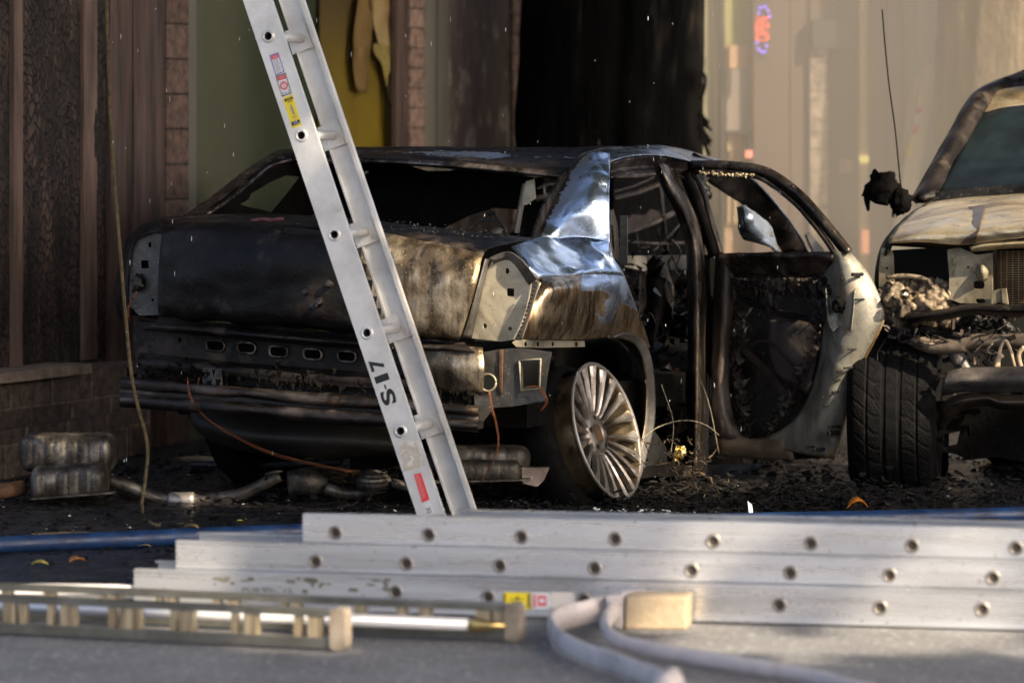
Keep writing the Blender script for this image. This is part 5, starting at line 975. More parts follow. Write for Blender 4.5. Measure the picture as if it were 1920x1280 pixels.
def lines(f, u0, u1, v0, v1, n, mat, par, off=.0022):
    mb = MB(); rr = random.Random(n)
    for i in range(n):
        v = v0+(v1-v0)*i/n; a = f(u0, v); e = f(u0+(u1-u0)*rr.uniform(.7, 1), v); c = f(u0+(u1-u0)*.9, v+(v1-v0)/n*.45); d = (c[1]-f(u0+(u1-u0)*.9, v)[1])
        q = [LP(x, y, off) for x, y in (a, e, (e[0]+d*.3, e[1]+d), (a[0]+d*.3, a[1]+d))]; mb.add(q, [(0, 1, 2, 3)])
    mb.build('small_print', mat, par)
q1 = [(505, 104.5), (522, 98.5), (533.5, 135), (517, 141.5)]
s1 = quad('warning_sticker', q1, .0006, BL, lad); s1['label'] = 'white warning sticker with blue border and red DANGER head'
i1, f1 = inset(q1, .09, .05, .91, .95); quad('sticker_face', i1, .0012, WH, s1); i2, _ = inset(q1, .12, .06, .88, .24); quad('sticker_head', i2, .0018, RD, s1); lines(f1, .18, .85, .28, .92, 9, GY, s1)
p = f1(.5, .15); txt('DANGER', p[0], p[1], .005, .018, AL_up, AL_rt, .0026, WH, s1, .01)
q2 = [(516.5, 142.5), (535.5, 136.5), (547, 175), (528.5, 182)]
s2 = quad('warning_sticker', q2, .0006, BLACKP, lad); s2['label'] = 'white electrical danger sticker with red diamond'
i1, f2 = inset(q2, .07, .05, .93, .95); quad('sticker_face', i1, .0012, WH, s2); i2, _ = inset(q2, .1, .07, .9, .26); quad('sticker_head', i2, .0018, RD, s2)
p = f2(.5, .165); txt('DANGER', p[0], p[1], .005, .018, AL_up, AL_rt, .0026, WH, s2, .01)
p = f2(.5, .55); c = LP(p[0], p[1], .0019); mb = MB(); ring = [(.0145, .0), (.0145, .0004), (.0115, .0004), (.0115, 0)]; lathe_mb(mb, ring, c, -RU, 28)
for k in range(4): a = k*math.pi/2; b_ = a+math.pi/2; mb.tube([c-RU*.0006+(AL_rt*math.cos(a)+AL_up*math.sin(a))*.0122, c-RU*.0006+(AL_rt*math.cos(b_)+AL_up*math.sin(b_))*.0122], .0012, 4)
mb.tube([c-AL_up*.004-RU*.0004, c+AL_up*.005-RU*.0004], .0011, 4); mb.build('danger_symbol', RD, s2)
p = f2(.5, .87)
mb = MB()
for uu in (.2, .8):
    for (a, b_) in [((uu+.05, .79), (uu-.05, .86)), ((uu-.05, .86), (uu+.04, .87)), ((uu+.04, .87), (uu-.04, .95))]: mb.tube([LP(*f2(*a), .002), LP(*f2(*b_), .002)], .0009, 4)
mb.each('bolt_symbol', BLACKP, s2); lines(f2, .34, .68, .84, .93, 3, BL, s2)
q3 = [(529.5, 184), (548.5, 177), (566, 235), (548, 241.5)]
s3 = quad('caution_sticker', q3, .0006, YE, lad); s3['label'] = 'long yellow CAUTION sticker with OUT arrow'
i1, f3 = inset(q3, .12, .06, .92, .145); quad('sticker_head', i1, .0012, BLACKP, s3); i1, _ = inset(q3, .10, .80, .92, .93); quad('sticker_foot', i1, .0012, BLACKP, s3)
p = f3(.52, .103); txt('CAUTION', p[0], p[1], .0055, .019, AL_up, AL_rt, .0018, YE, s3, .01); p = f3(.5, .845); txt('OUT', p[0], p[1], .007, .017, AL_up, AL_rt, .0018, WH, s3, .02)
lines(f3, .35, .9, .16, .22, 3, BLACKP, s3, .0014); lines(f3, .3, .8, .67, .71, 2, BLACKP, s3, .0014); lines(f3, .25, .75, .74, .78, 2, GY, s3, .0014)
mb = MB(); 
for a, b_, r in [((.22, .2), (.62, .64), .0005), ((.62, .28), (.60, .33), .0028), ((.60, .33), (.62, .47), .0034), ((.62, .47), (.66, .60), .0022), ((.62, .47), (.56, .58), .0018), ((.58, .38), (.40, .40), .0014), ((.35, .40), (.48, .60), .0007), ((.35, .64), (.80, .64), .0006)]: mb.tube([LP(*f3(*a), .0012), LP(*f3(*b_), .0012)], r, 6)
mb.build('figure_drawing', GY, s3)
mb = MB(); mb.tube([LP(*f3(.2, .905), .002), LP(*f3(.72, .905), .002)], .0008, 4); mb.tube([LP(*f3(.70, .905), .002), LP(*f3(.88, .905), .002)], [.0026, .0002], 5); mb.build('arrow', WH, s3)
# stencilled S-17, read from the foot of the rail upwards
su = -AL_rt*.98; sr = AL_up
for ch, x, y, w_, h_ in [('S', 728, 744, .052, .052), ('-', 722.5, 725, .016, .006), ('1', 716, 709, .024, .052), ('7', 706.5, 683, .040, .052)]:
    link('stencil_letter', text_mesh(ch, LP(x, y, .0006), sr, su, h_, w_, .035, .0003, -RU), BLACKP, lad)
q4 = [(776, 889), (789, 886), (805.5, 936), (791.5, 941.5)]
s4 = quad('notice_sticker', q4, .0006, RD, lad); s4['label'] = 'small red notice sticker near the foot of the rail'
_, f4 = inset(q4, 0, 0, 1, 1); lines(f4, .15, .8, .06, .9, 13, plain('faded_pink_print', (.55, .25, .24), .5), s4, .0014)
q5 = [(749, 834), (778, 822), (796, 872), (757, 884)]
quad('worn_label', q5, .0005, M('worn_beige_label', [(.4, (.62, .60, .56)), (.5, (.40, .36, .29)), (.65, (.50, .46, .38))], 45, rough=.6, bump=.1), lad)
q6 = [(793, 948), (808, 943), (814.5, 962), (800, 968)]
s6 = quad('number_label', q6, .0006, WH, lad); link('lettering', text_mesh('30', LP(804, 956, .0013), -AL_up, AL_rt, .017, .022, .01, .0003, -RU), BLACKP, s6)

# ------------------------------------------------------------------ ladders lying stacked on the road
GA = V((-1.1, 10.92, 0)); GBv = (V((1.43, 10.40, 0))-GA).normalized(); GNn = V((GBv.y, -GBv.x, 0))
if GNn.y > 0: GNn = -GNn
GPf = plane_fn(GA, GNn)
BORE = plain('dim_rung_bore', (.035, .028, .022), .8)
STL = [('lowest of three stacked silver ladders, yellow, red and white stickers on its rail', 255, .006, .115, 2.3, [(745, 1108), (918, 1117), (1097, 1122), (1280, 1127), (1463, 1132), (1652, 1137), (1843, 1140)], .02, .24),
       ('middle ladder in the stack of three silver ladders on the road', 330, .116, .199, 2.34, [(592, 1058), (762, 1060), (937, 1063), (1115, 1068), (1297, 1071), (1482, 1075), (1668, 1078), (1862, 1083)], .0, .24),
       ('topmost of three silver ladders stacked on the road, its end nearest the leaning ladder', 567, .200, .285, 2.36, [(628, 1007), (803, 1010), (977, 1012), (1153, 1016), (1337, 1019), (1520, 1022), (1710, 1025), (1905, 1028)], -.004, .22)]
for li, (lab, px0, z0, z1, sr_, hs, off, wd) in enumerate(STL):
    s0 = (GPf(px0, 1040)-GA).dot(GBv); s1_ = 3.05; base = GA+GNn*off
    def g(s_, z, d=0.): return base+GBv*s_-GNn*d+V((0, 0, z))
    L_ = thing('ladder', g(s0, z0), lab, 'ladder', 'silver ladders stacked on the road')
    zz = [((GPf(x, y)-GA).dot(GBv), min(z1-.03, max(z0+.03, GPf(x, y).z))) for x, y in hs]
    dz_ = zz[-1][0]-zz[-2][0]
    while zz[-1][0]+dz_ < s1_-.05: zz.append((zz[-1][0]+dz_, zz[-1][1]))
    holes = [ell(s_, z, .0135, .0135, 16) for s_, z in zz if s_ > s0+.03]
    z1m = z1-.002
    mb = MB(); ss = [s_ for s_, z in zz if s_ > s0+.03]; cuts = [s0]+[(a+b)/2 for a, b in zip(ss, ss[1:])]+[s1_]
    for k_ in range(len(ss)): slab_mb(mb, [(cuts[k_], z0), (cuts[k_+1], z0), (cuts[k_+1], z1m), (cuts[k_], z1m)], [holes[k_]], lambda a, b: g(a, b), -GNn*.003)
    rl = mb.build('side_rail', ALUF, L_); bm = bmesh.new(); bm.from_mesh(rl.data); bmesh.ops.remove_doubles(bm, verts=bm.verts, dist=1e-5)
    dl = [f for f in bm.faces if all(len(e.link_faces) > 2 for e in f.edges)]; bmesh.ops.recalc_face_normals(bm, faces=bm.faces); bm.to_mesh(rl.data); bm.free()
    mb = MB()
    for zf in (z0+.0003, z1m-.0073): mb.hexa([g(s0, zf, -.002), g(s1_, zf, -.002), g(s1_, zf, -.0001), g(s0, zf, -.0001), g(s0, zf+.007, -.002), g(s1_, zf+.007, -.002), g(s1_, zf+.007, -.0001), g(s0, zf+.007, -.0001)])
    mb.each('rail_lip', ALUF, rl); mb = MB()
    for zf in (z0, z1m-.004): mb.hexa([g(s0, zf, .0031), g(s1_, zf, .0031), g(s1_, zf, .034), g(s0, zf, .034), g(s0, zf+.004, .0031), g(s1_, zf+.004, .0031), g(s1_, zf+.004, .034), g(s0, zf+.004, .034)])
    mb.build('flange', ALUF, rl)
    mb = MB()
    for s_, z in zz[:]:
        if s_ > s0+.03: lathe_mb(mb, [(.0125, .003), (.0135, -.003), (.0165, -.0045), (.020, -.003), (.0215, .001)], g(s_, z), -GNn, 28)
    mb.each('rung_collar', ALUD, rl, True)
    fr2 = slab('side_rail', [(s0 if li < 2 else (GPf(830, 960)-GA).dot(GBv), z0), (s1_, z0), (s1_, z1m), (s0 if li < 2 else (GPf(830, 960)-GA).dot(GBv), z1m)], [], lambda a, b: g(a, b, wd), -GNn*.004, ALUF, L_)
    mb = MB(); zf = z1m-.004; sa = s0 if li < 2 else (GPf(830, 960)-GA).dot(GBv); mb.hexa([g(sa, zf, wd-.03), g(s1_, zf, wd-.03), g(s1_, zf, wd-.0002), g(sa, zf, wd-.0002), g(sa, zf+.004, wd-.03), g(s1_, zf+.004, wd-.03), g(s1_, zf+.004, wd-.0002), g(sa, zf+.004, wd-.0002)]); mb.build('flange', ALUF, fr2)
    for s_, z in zz:
        if s_ > s0+.03:
            mb = MB(); mb.tube([g(s_, z, .004), g(s_, z, wd)], .0165, 12); 
            o_ = mb.build('rung', ALUF, L_, True)
            mb = MB(); lathe_mb(mb, [(.0005, 0), (.0133, 0)], g(s_, z, .0035), -GNn, 16); mb.build('rung_bore', BORE, o_)
    if li == 0:
        def sq(nm, x0, x1, m): 
            mb = MB(); q = [GPf(x, y)+GNn*(off+.001) for x, y in ((x0, 1108), (x1, 1109), (x1, 1140), (x0, 1139))]; mb.hexa([*q, *[p+GNn*.001 for p in q]]); return mb.build(nm, m, L_)
        a_ = sq('yellow_sticker', 946, 998, YE); b_ = sq('red_sticker', 1001, 1034, WH); c_ = sq('white_sticker', 1036, 1078, plain('buff_white_sticker', (.62, .57, .52), .5))
        mb = MB()
        for x0, x1, y0, y1 in [(1003, 1007, 1112, 1136), (1011, 1027, 1114, 1119), (1011, 1027, 1128, 1133), (1011, 1014, 1119, 1128), (1024, 1027, 1119, 1128)]:
            q = [GPf(x, y)+GNn*(off+.003) for x, y in ((x0, y0), (x1, y0), (x1, y1), (x0, y1))]; mb.add(q, [(0, 1, 2, 3)])
        mb.build('red_print', RD, b_)
        mb = MB()
        for x0, x1, y0, y1 in [(947, 951, 1110, 1137), (992, 997, 1110, 1137), (960, 985, 1120, 1122), (970, 976, 1116, 1120)]:
            q = [GPf(x, y)+GNn*(off+.003) for x, y in ((x0, y0), (x1, y0), (x1, y1), (x0, y1))]; mb.add(q, [(0, 1, 2, 3)])
        mb.build('black_print', plain('print_dark_olive', (.16, .13, .02), .6), a_)
        link('worn_lettering', text_mesh('PUB IN... 12', GPf(505, 1104)+GNn*(off+.001), GBv, (0, 0, 1), .011, .15, .02, .001, GNn), ALUD, L_)
        mb = MB(); rr = random.Random(4)
        for k in range(26):
            x = rr.choice([rr.uniform(390, 560), rr.uniform(560, 620), rr.uniform(640, 730)]); y = 1078+(x-300)*.012+abs(rr.gauss(0, 9)); w_ = rr.uniform(3, 12); h_ = rr.uniform(1.5, 5)
            mb.add([GPf(x+a*w_, y+b*h_)+GNn*(off+.0012) for a, b in ((-1, 0), (-.5, -1), (.4, -.8), (1, .1), (.3, 1), (-.6, .7))], [(0, 1, 2, 3, 4, 5)])
        mb.build('dirt_scuffs', plain('dark_scuff', (.14, .13, .11), .8), L_)

# loose bright rail at the left behind the stack
wb = thing('white_rail', G(100, 1094), 'bright white metal rail lying on the road at the left, behind the folded attic ladder', 'rail')
mb = MB(); a = P(-160, 1084, 10.98); b = P(252, 1084, 10.93); a.z = b.z = .05; d = (b-a); mb.box((a+b)/2, d/2, (0, .018, 0), (0, 0, .013)); mb.build('bar', plain('white_rail_paint', (.70, .68, .68), .4), wb)
mb = MB(); mb.box((a.x+.2, a.y, .018), (.04, 0, 0), (0, .03, 0), (0, 0, .018)); mb.box((b.x-.06, b.y, .018), (.02, 0, 0), (0, .03, 0), (0, 0, .018)); mb.build('foot', ALUD, wb)

# ------------------------------------------------------------------ folded attic ladder, two rails side by side
att = thing('attic_ladder', G(300, 1210), 'folded tan attic ladder with grey rails lying on the road in the left foreground', 'ladder')
def arail(A, B, z0, z1, th, posts, capx, nm):
    A = V(A); B = V(B); d = (B-A).normalized(); n = V((d.y, -d.x, 0)); 
    if n.y > 0: n = -n
    L0 = (B-A).length; mb = MB(); hz = V((0, 0, 1))
    for z, hh_ in ((z0, .027), (z1-.019, .019)):
        mb.hexa([A+hz*z, B+hz*z, B+hz*z-n*th, A+hz*z-n*th, A+hz*(z+hh_), B+hz*(z+hh_), B+hz*(z+hh_)-n*th, A+hz*(z+hh_)-n*th])
    o = mb.build(nm, FIBG, att); fnp = plane_fn(A, n)
    for x, w_ in posts:
        s_ = (fnp(x, 1150)-A).dot(d); hw = w_/2*10.2/F*1.1; mb = MB(); mb.box(A+d*s_-n*(th*.5)+hz*((z0+z1)/2+.004), d*hw, n*(th*.5-.003 if w_ > 15 else th*.4), hz*((z1-z0)/2-.0235)); mb.build('rung_block' if w_ > 15 else 'hinge_plate', FIBER, o)
    s_ = (fnp(capx, 1150)-A).dot(d); mb = MB(); zc = (z0+z1)/2; hh = (z1-z0)/2+.004; prof = rrect(0, 0, .022, hh, .015, 0, 5)
    cc = A+d*(s_)-n*th*.5; k0 = [cc+d*p[0]+hz*(zc+p[1])+n*(th*.5+.008) for p in prof]; k1 = [p-n*(th+.016) for p in k0]; m_ = len(prof)
    mb.add(k0+k1, [tuple(range(m_))[::-1], tuple(range(m_, 2*m_))]+[(i, (i+1) % m_, m_+(i+1) % m_, m_+i) for i in range(m_)]); mb.build('end_cap', M('worn_cream_cap', [(.3, (.12, .095, .07)), (.55, (.25, .21, .16)), (.75, (.34, .30, .25))], 14, rough=.6, bump=.2), o)
    return o
aF = G(0, 1192); bF = G(630, 1222); dF = (bF-aF).normalized(); 
arail(aF-dF*.25, bF, .009, .112, .035, [(15, 22), (40, 10), (92, 10), (125, 26), (207, 12), (236, 26), (257, 8), (323, 10), (348, 26), (437, 10), (468, 24), (556, 12), (588, 24), (-40, 20)], 634, 'front_rail')
aB = P(0, 1165, 10.62); aB.z = 0; bB = P(955, 1180, 10.16); bB.z = 0; dB = (bB-aB).normalized()
arail(aB-dB*.25, bB, .009, .104, .035, [(10, 18), (90, 20), (190, 8), (215, 20), (296, 10), (320, 18), (405, 12), (435, 22), (530, 12), (553, 16), (672, 18), (750, 16), (795, 20), (905, 26), (935, 20)], 962, 'back_rail')

pole = thing('steel_pole', G(600, 1188, .05), 'silver pole with a brass tip lying inside the attic ladder in the left foreground', 'pole')
pa = G(-120, 1131, .06); pb = G(880, 1170, .055); pd = (pb-pa).normalized(); mb = MB(); mb.tube([pa, pb], .017, 14); mb.build('shaft', plain('bright_pole_metal', (.72, .72, .74), .35, .3), pole, True)
mb = MB(); mb.tube([pb, pb+pd*.02, pb+pd*.06, pb+pd*.1], [.018, .02, .011, .007], 12); mb.build('tip', M('brass_tip', [(.3, (.35, .24, .08)), (.7, (.7, .5, .2))], 9, rough=.3, metal=.9), pole, True)

# ------------------------------------------------------------------ hoses and ropes
def hose(name, path, r, ry, mat, label, cat, par=None, z=None, up=(0, 0, 1), wob=.08, seg=18, k=10):
    pts = curve([G(x, y, zz) for x, y, zz in path], k); n = len(pts)
    rs = [(r if isinstance(r, float) else r[0]+(r[1]-r[0])*min(1, i/n*r[2]))*(1+wob*noise.noise(V((i*.09, 3, 1)))) for i in range(n)]; mb = MB(); mb.tube(pts, rs, seg, ry, up); 
    if mat is HOSEM:
        for i in range(n):
            for j in range(seg):
                v_ = mb.v[i*seg+j]; c_ = pts[i]; h_ = 1+.14*noise.noise(v_*9)+.05*noise.noise(v_*26)
                mb.v[i*seg+j] = c_+(v_-c_)*h_
    o = mb.build(name, mat, par, True)
    if not par: tag(o, label, cat)
    return o
fh = thing('fire_hose', G(1180, 1210), 'slack pinkish grey fire hose looping on the road in the foreground', 'hose')
hose('hose_jacket', [(1290, 1122, .06), (1210, 1128, .055), (1120, 1144, .045), (1060, 1156, .04), (1034, 1172, .036), (1052, 1200, .036), (1100, 1225, .035), (1160, 1245, .034), (1230, 1272, .034), (1300, 1310, .034)], (.046, .030, 2.2), .40, HOSEM, '', '', fh, seg=30, k=22)
hose('hose_jacket', [(1192, 1130, .052), (1172, 1134, .050), (1150, 1146, .046), (1136, 1168, .042), (1150, 1196, .036), (1205, 1214, .03), (1290, 1230, .028), (1390, 1246, .028), (1500, 1264, .028), (1620, 1292, .028), (1720, 1330, .028)], (.040, .021, 3.0), .7, HOSEM, '', '', fh, seg=30, k=22)
mb = MB(); c = G(1232, 1180, .0); X_ = V((1, -.1, 0)).normalized(); Y_ = V((.1, 1, 0)).normalized()
f0 = [c-X_*.092+Y_*.0, c+X_*.082, c+X_*.09+Y_*.12, c-X_*.08+Y_*.13]
mb.hexa([*f0, *[p+V((0, 0, .092))+X_*.004 for p in f0]]); o_ = mb.build('folded_hose_end', M('tan_wet_canvas', [(.3, (.26, .20, .13)), (.6, (.38, .30, .20))], 10, rough=.85, bump=.4, bscale=60), fh); bv = o_.modifiers.new('b', 'BEVEL'); bv.width = .007; bv.segments = 4
mb = MB(); mb.hexa([f0[0]-X_*.03+V((0, .012, 0)), f0[0]-X_*.003+V((0, .004, 0)), f0[0]-X_*.003+Y_*.1, f0[0]-X_*.03+Y_*.1, f0[0]-X_*.055+V((0, .012, .09)), f0[0]-X_*.003+V((0, .004, .096)), f0[0]-X_*.003+Y_*.1+V((0, 0, .096)), f0[0]-X_*.05+Y_*.1+V((0, 0, .09))]); o_ = mb.build('folded_hose_end', HOSEM, fh); bv = o_.modifiers.new('b', 'BEVEL'); bv.width = .006; bv.segments = 3
hk = blob('hose_kink', G(1252, 1300, .04), (.045, .05, .06), HOSEM, fh, .3, 2, 3, 5)
bh = hose('blue_hose', [(-120, 1026, .03), (0, 1021, .03), (130, 1015, .03), (260, 1010, .03), (400, 1003, .03), (520, 998, .03), (640, 994, .03), (760, 990, .03), (1000, 984, .03), (1300, 978, .03), (1600, 972, .03), (1850, 966, .03), (2000, 962, .03)], .0285, 1, BLUEH, 'dark blue fire hose lying across the wet ground behind the stacked ladders', 'hose', wob=.05)
# rope: three strands
def rope(name, pts, r, label):
    q = curve(pts, 14); mb = MB(); n = len(q); d = [0]
    for i in range(1, n): d.append(d[-1]+(q[i]-q[i-1]).length)
    for s_ in range(3):
        pp = []
        ln = int(d[-1]/.004)
        for i in range(ln):
            t_ = i*.004
            while len(pp) < 0: pass
            j = 0
            pp.append(t_)
        idx = 0; out = []
        for t_ in pp:
            while idx < n-2 and d[idx+1] < t_: idx += 1
            f = (t_-d[idx])/max(1e-6, d[idx+1]-d[idx]); p = q[idx].lerp(q[idx+1], f); tt = (q[idx+1]-q[idx]).normalized()
            a = tt.orthogonal().normalized() if abs(tt.y) > .9 else tt.cross(V((0, 1, 0))).normalized(); b_ = tt.cross(a); an = t_*2*math.pi/.034+s_*2.094
            out.append(p+(a*math.cos(an)+b_*math.sin(an))*r*.55)
        mb.tube(out, r*.58, 5)
    o = mb.build(name, ROPEM, None, True); return tag(o, label, 'rope')
YR = 13.5
rope('rope', [P(x, y, YR) for x, y in [(196, -250), (200, 0), (203, 100), (207, 220), (214, 330), (222, 430), (230, 530), (238, 620), (246, 700), (258, 760), (272, 810), (277, 850), (272, 900), (266, 945), (270, 968)]]+[P(285, 982, 13.15), P(300, 986, 13.1)], .0065, 'tan twisted rope hanging down past the left tail lamp of the sedan')
rope('rope', [G(x, y, .012) for x, y in [(270, 1000), (330, 997), (395, 993), (450, 996), (500, 995), (545, 990), (590, 988), (620, 986)]], .009, 'tan twisted rope lying on the wet ground beside the blue hose')
rope('rope', [G(x, y, .012) for x, y in [(60, 1003), (140, 1000), (220, 1002), (300, 1006), (380, 1000)]], .008, 'tan rope tail on the ash covered ground at the far left')

# ------------------------------------------------------------------ ladder leaning far behind, in the smoke
bl = thing('distant_ladder', P(1690, 500, 20.45), 'pale ladder with yellow and red stickers leaning in the smoke behind the truck mirror', 'ladder')
BP = lambda x, y, d=0: P(x, y, 20.45+d)
PAL = plain('pale_ladder_rail', (.62, .54, .42), .6, .1)
slab('side_rail', [(1733, 128), (1738, 122), (1755, 122), (1759, 132), (1718, 360), (1690, 520), (1668, 700), (1640, 700), (1660, 520), (1690, 350)], [ell(1737, 188, 3.5), ell(1700, 318, 3.5)], lambda x, y: BP(x, y), (0, .03, 0), PAL, bl)
slab('side_rail', [(1714, 146), (1728, 142), (1736, 160), (1690, 350), (1656, 560), (1640, 700), (1620, 700), (1640, 540), (1676, 330)], [], lambda x, y: BP(x, y, .3), (0, .03, 0), PAL, bl)
for x, y, m_, k in [(1722, 208, RD, 5), (1721, 220, WH, 9), (1716, 243, RD, 8), (1706, 280, YE, 15)]: slab('sticker', [(x-4+k*.3, y-k), (x+5+k*.3, y-k), (x+5-k*.3, y+k), (x-4-k*.3, y+k)], [], lambda a, b: BP(a, b, -.012), (0, .004, 0), m_, bl)
mb = MB()
for x, y in [(1737, 188), (1700, 318), (1680, 440)]: mb.tube([BP(x, y, .02), BP(x-14, y+3, .3)], .018, 8)
mb.build('rung', PAL, bl)

# ------------------------------------------------------------------ debris, leaves, drops
def scatter(name, n, fn, smin, smax, mat, label, cat, thick=1., seed=1):
    rr = random.Random(seed); mb = MB()
    for _ in range(n):
        c = fn(rr); s_ = smin+(smax-smin)*rr.random()**2.2; m_ = rr.randint(3, 5); a0 = rr.random()*6; tl = V((rr.gauss(0, .35), rr.gauss(0, .35), 1)).normalized(); u = tl.orthogonal().normalized(); v_ = tl.cross(u)
        q = [c+(u*math.cos(a0+k*6.283/m_)+v_*math.sin(a0+k*6.283/m_))*s_*rr.uniform(.5, 1.2)+V((0, 0, s_*.35)) for k in range(m_)]; lo = [p-tl*s_*.25*thick for p in q]
        mb.add(q+lo, [tuple(range(m_)), tuple(range(m_, 2*m_))[::-1]]+[(i, m_+i, m_+(i+1) % m_, (i+1) % m_) for i in range(m_)])
    o = mb.build(name, mat); return tag(o, label, cat, None, 'stuff')
DEB = M('charred_debris', [(.35, (.002, .002, .002)), (.6, (.006, .0055, .005)), (.8, (.04, .03, .022))], 16, rough=(.6, .95), spec=.2, bump=.3)
scatter('charred_debris', 9000, lambda r: V((r.uniform(-2.6, 3.4), 11.9+r.random()**.8*4.2, .004)), .002, .016, DEB, 'black charred crumbs and flakes over the wet ground', 'debris', seed=2)
scatter('charred_debris', 2600, lambda r: V((r.gauss(1.0, .55), r.gauss(13.9, .3), abs(r.gauss(0, .03)))), .003, .026, DEB, 'heap of charred scraps below the open back door', 'debris', seed=3)
scatter('charred_debris', 900, lambda r: V((r.gauss(.1, .5), r.gauss(13.7, .25), abs(r.gauss(0, .015)))), .003, .018, DEB, 'charred scraps around the sunlit wheel', 'debris', seed=6)
scatter('charred_debris', 420, lambda r: V((r.uniform(-2.4, 3.2), 12.3+r.random()*3, .006)), .012, .045, DEB, 'larger charred lumps strewn among the crumbs on the wet ground', 'debris', seed=12)
scatter('pale_ash_chips', 420, lambda r: V((r.uniform(-2.4, 3), 12+r.random()*3, .012)), .002, .009, plain('pale_ash', (.40, .38, .34), .8), 'small pale ash and glass chips on the wet ground', 'debris', seed=4)
scatter('pale_ash_chips', 60, lambda r: V((r.gauss(.45, .12), r.gauss(13.45, .08), .015)), .003, .016, plain('pale_ash', (.5, .5, .5), .8), 'pale ash flakes beside the sunlit wheel', 'debris', seed=5)
mb = MB(); rn = random.Random(31)
for _ in range(80):
    x = rn.gauss(1275, 32); y = rn.uniform(825, 935); x += (y-860)*.45; p = P(x, y, rn.uniform(13.75, 14.1)); 
    if p.z < 0: p.z = .01
    a = rn.uniform(-.6, 3.7); L_ = rn.uniform(.01, .07); d = V((math.cos(a), rn.gauss(0, .4), math.sin(a)*.7)); q = p+d*L_; q.z = max(.003, q.z); mb.tube([p, (p+q)/2+V((rn.gauss(0, .01), 0, rn.gauss(0, .008))), q], [rn.uniform(.001, .005), .003, .001], 5)
o_ = mb.build('wire_tangle', M('tan_wire_tangle', [(.35, (.01, .008, .006)), (.55, (.06, .042, .025)), (.72, (.3, .2, .09))], 22, rough=.5, metal=.4, bump=.3)); tag(o_, 'tangle of burnt tan wires and strips on the ground below the door pillar', 'debris', None, 'stuff')
gf = thing('crumpled_foil', P(1274, 850, 13.95), 'crumpled golden scrap of foil glowing in the sun by the sill', 'scrap')
patch('foil', [[P(x, y, 13.95+o) for x, y, o in r] for r in [[(1268, 836, 0), (1272, 840, .02), (1282, 834, 0)], [(1262, 853, .02), (1275, 846, -.02), (1286, 843, .01)], [(1265, 868, 0), (1271, 858, .02), (1279, 862, 0)]]], M('gold_foil', [(.3, (.5, .33, .08)), (.7, (.85, .65, .25))], 20, rough=.3, metal=.8), gf, dent=.03, dsc=55, thick=.001)
def leaf(label, c, L_, wd, rot, mat, tilt=.2):
    mb = MB(); n = 7; a = V((math.cos(rot), math.sin(rot), 0)); b = V((-math.sin(rot), math.cos(rot), 0)); lf_ = []
    for i in range(n+1):
        t_ = i/n; w_ = wd*math.sin(math.pi*t_**.8)**.8; z = .012+.25*L_*math.sin(t_*3)*tilt*2
        lf_.append((c+a*(t_-.5)*L_+V((0, 0, z)), w_))
    vs = []
    for p, w_ in lf_: vs += [p-b*w_+V((0, 0, w_*.5)), p, p+b*w_+V((0, 0, w_*.6))]
    fs = []
    for i in range(n): fs += [(3*i, 3*i+1, 3*i+4, 3*i+3), (3*i+1, 3*i+2, 3*i+5, 3*i+4)]
    mb.add(vs, fs); o = mb.build('fallen_leaf', mat, None, True); md = o.modifiers.new('s', 'SOLIDIFY'); md.thickness = .0012; tag(o, label, 'leaf', 'fallen leaves on the wet ground'); return o
OR = M('orange_leaf', [(.3, (.55, .17, .015)), (.7, (.75, .28, .03))], 30, rough=.5); YL = M('yellow_leaf', [(.3, (.35, .30, .05)), (.7, (.55, .45, .10))], 30, rough=.6); BR = M('brown_leaf', [(.3, (.20, .13, .05)), (.7, (.36, .25, .1))], 30, rough=.6)
leaf('bright orange leaf in front of the truck tyre', G(1608, 958, .02), .075, .032, .1, OR, .5)
leaf('pale yellow leaf below the blue hose at the far left', G(75, 1066), .06, .016, -.2, YL)
leaf('olive brown leaf lying across the blue hose', G(360, 997, .065), .07, .012, -.7, BR)
leaf('small orange brown leaf on the dark ground left of the ladder stack', G(145, 1060), .06, .02, .6, M('rusty_leaf', [(.3, (.35, .13, .03)), (.7, (.5, .22, .06))], 30, rough=.6))
leaf('thin dry leaf stalk under the blue hose', G(272, 1032), .06, .006, -.5, BR)
leaf('small cream leaf scrap by the rope end', G(450, 984), .025, .01, .2, YL)
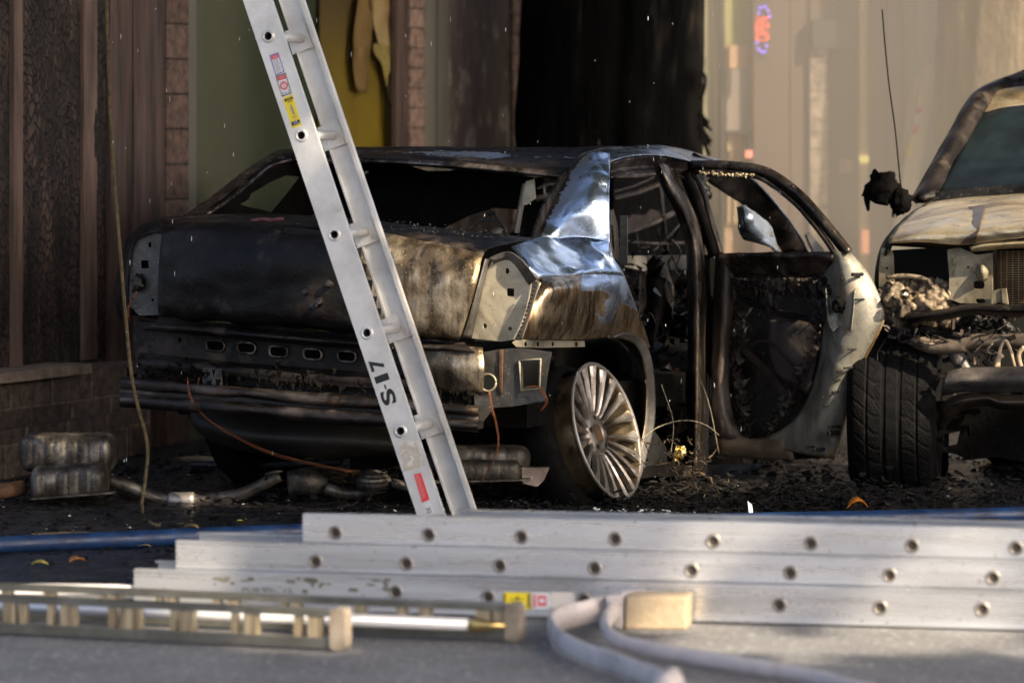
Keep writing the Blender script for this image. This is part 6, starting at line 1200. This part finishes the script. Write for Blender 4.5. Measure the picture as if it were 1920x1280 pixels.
slab_o = MB(); slab_o.box(G(480, 990, .01), (.022, 0, 0), (0, .012, 0), (0, 0, .006)); o_ = slab_o.build('paper_scrap', plain('dirty_white_scrap', (.5, .48, .42), .7)); tag(o_, 'flat dirty white scrap beside the end of the rope', 'scrap')
sh = thing('glass_shard', G(1408, 962, .02), 'bright white glass shard sticking up behind the top ladder rail', 'shard')
mb = MB(); c = P(1408, 948, 13.2); mb.hexa([c+V(v) for v in [(-.006, 0, -.03), (.008, 0, -.03), (.008, .004, -.03), (-.006, .004, -.03), (-.012, 0, .018), (.004, 0, .004), (.004, .004, .004), (-.012, .004, .018)]]); mb.build('shard', plain('white_shard', (.85, .85, .9), .2), sh)
mb = MB(); rn = random.Random(77)
for _ in range(120):
    x, y = rn.uniform(200, 1500), rn.uniform(0, 900); Y = rn.uniform(12.9, 14.2)
    p = P(x, y, Y); h = rn.uniform(.002, .010); r = rn.uniform(.0005, .0011); mb.tube([p-V((0, 0, h)), p-V((0, 0, h*.5)), p+V((0, 0, h*.3)), p+V((rn.uniform(-.0006, .0006), 0, h))], [.0003, r, r*.9, .0002], 6)
o_ = mb.build('water_drops', plain('water_drop_bright', (.75, .78, .8), .08)); tag(o_, 'falling drops of water in front of the burnt sedan', 'water', None, 'stuff')

# ------------------------------------------------------------------ drifting smoke behind the tree and truck
bm = bmesh.new(); bmesh.ops.create_icosphere(bm, subdivisions=4, radius=1)
for v in bm.verts:
    n = v.co.copy(); h = 1+.18*noise.noise(n*1.6)+.08*noise.noise(n*4); v.co = V((2.85+n.x*2.5*h, 19.85+n.y*.62*h, 1.4+n.z*3.0*h))
me = bpy.data.meshes.new('smoke'); bm.to_mesh(me); bm.free()
sm = bpy.data.materials.new('pale_smoke'); sm.use_nodes = True; t_ = sm.node_tree; t_.nodes.remove(t_.nodes['Principled BSDF'])
pv = t_.nodes.new('ShaderNodeVolumePrincipled'); pv.inputs['Density'].default_value = .58; pv.inputs['Color'].default_value = (.97, .91, .84, 1); pv.inputs['Anisotropy'].default_value = .2
t_.links.new(pv.outputs[0], t_.nodes['Material Output'].inputs['Volume'])
o_ = link('smoke', me, sm); tag(o_, 'thin pale smoke drifting behind the charred tree and the truck', 'smoke', None, 'stuff')
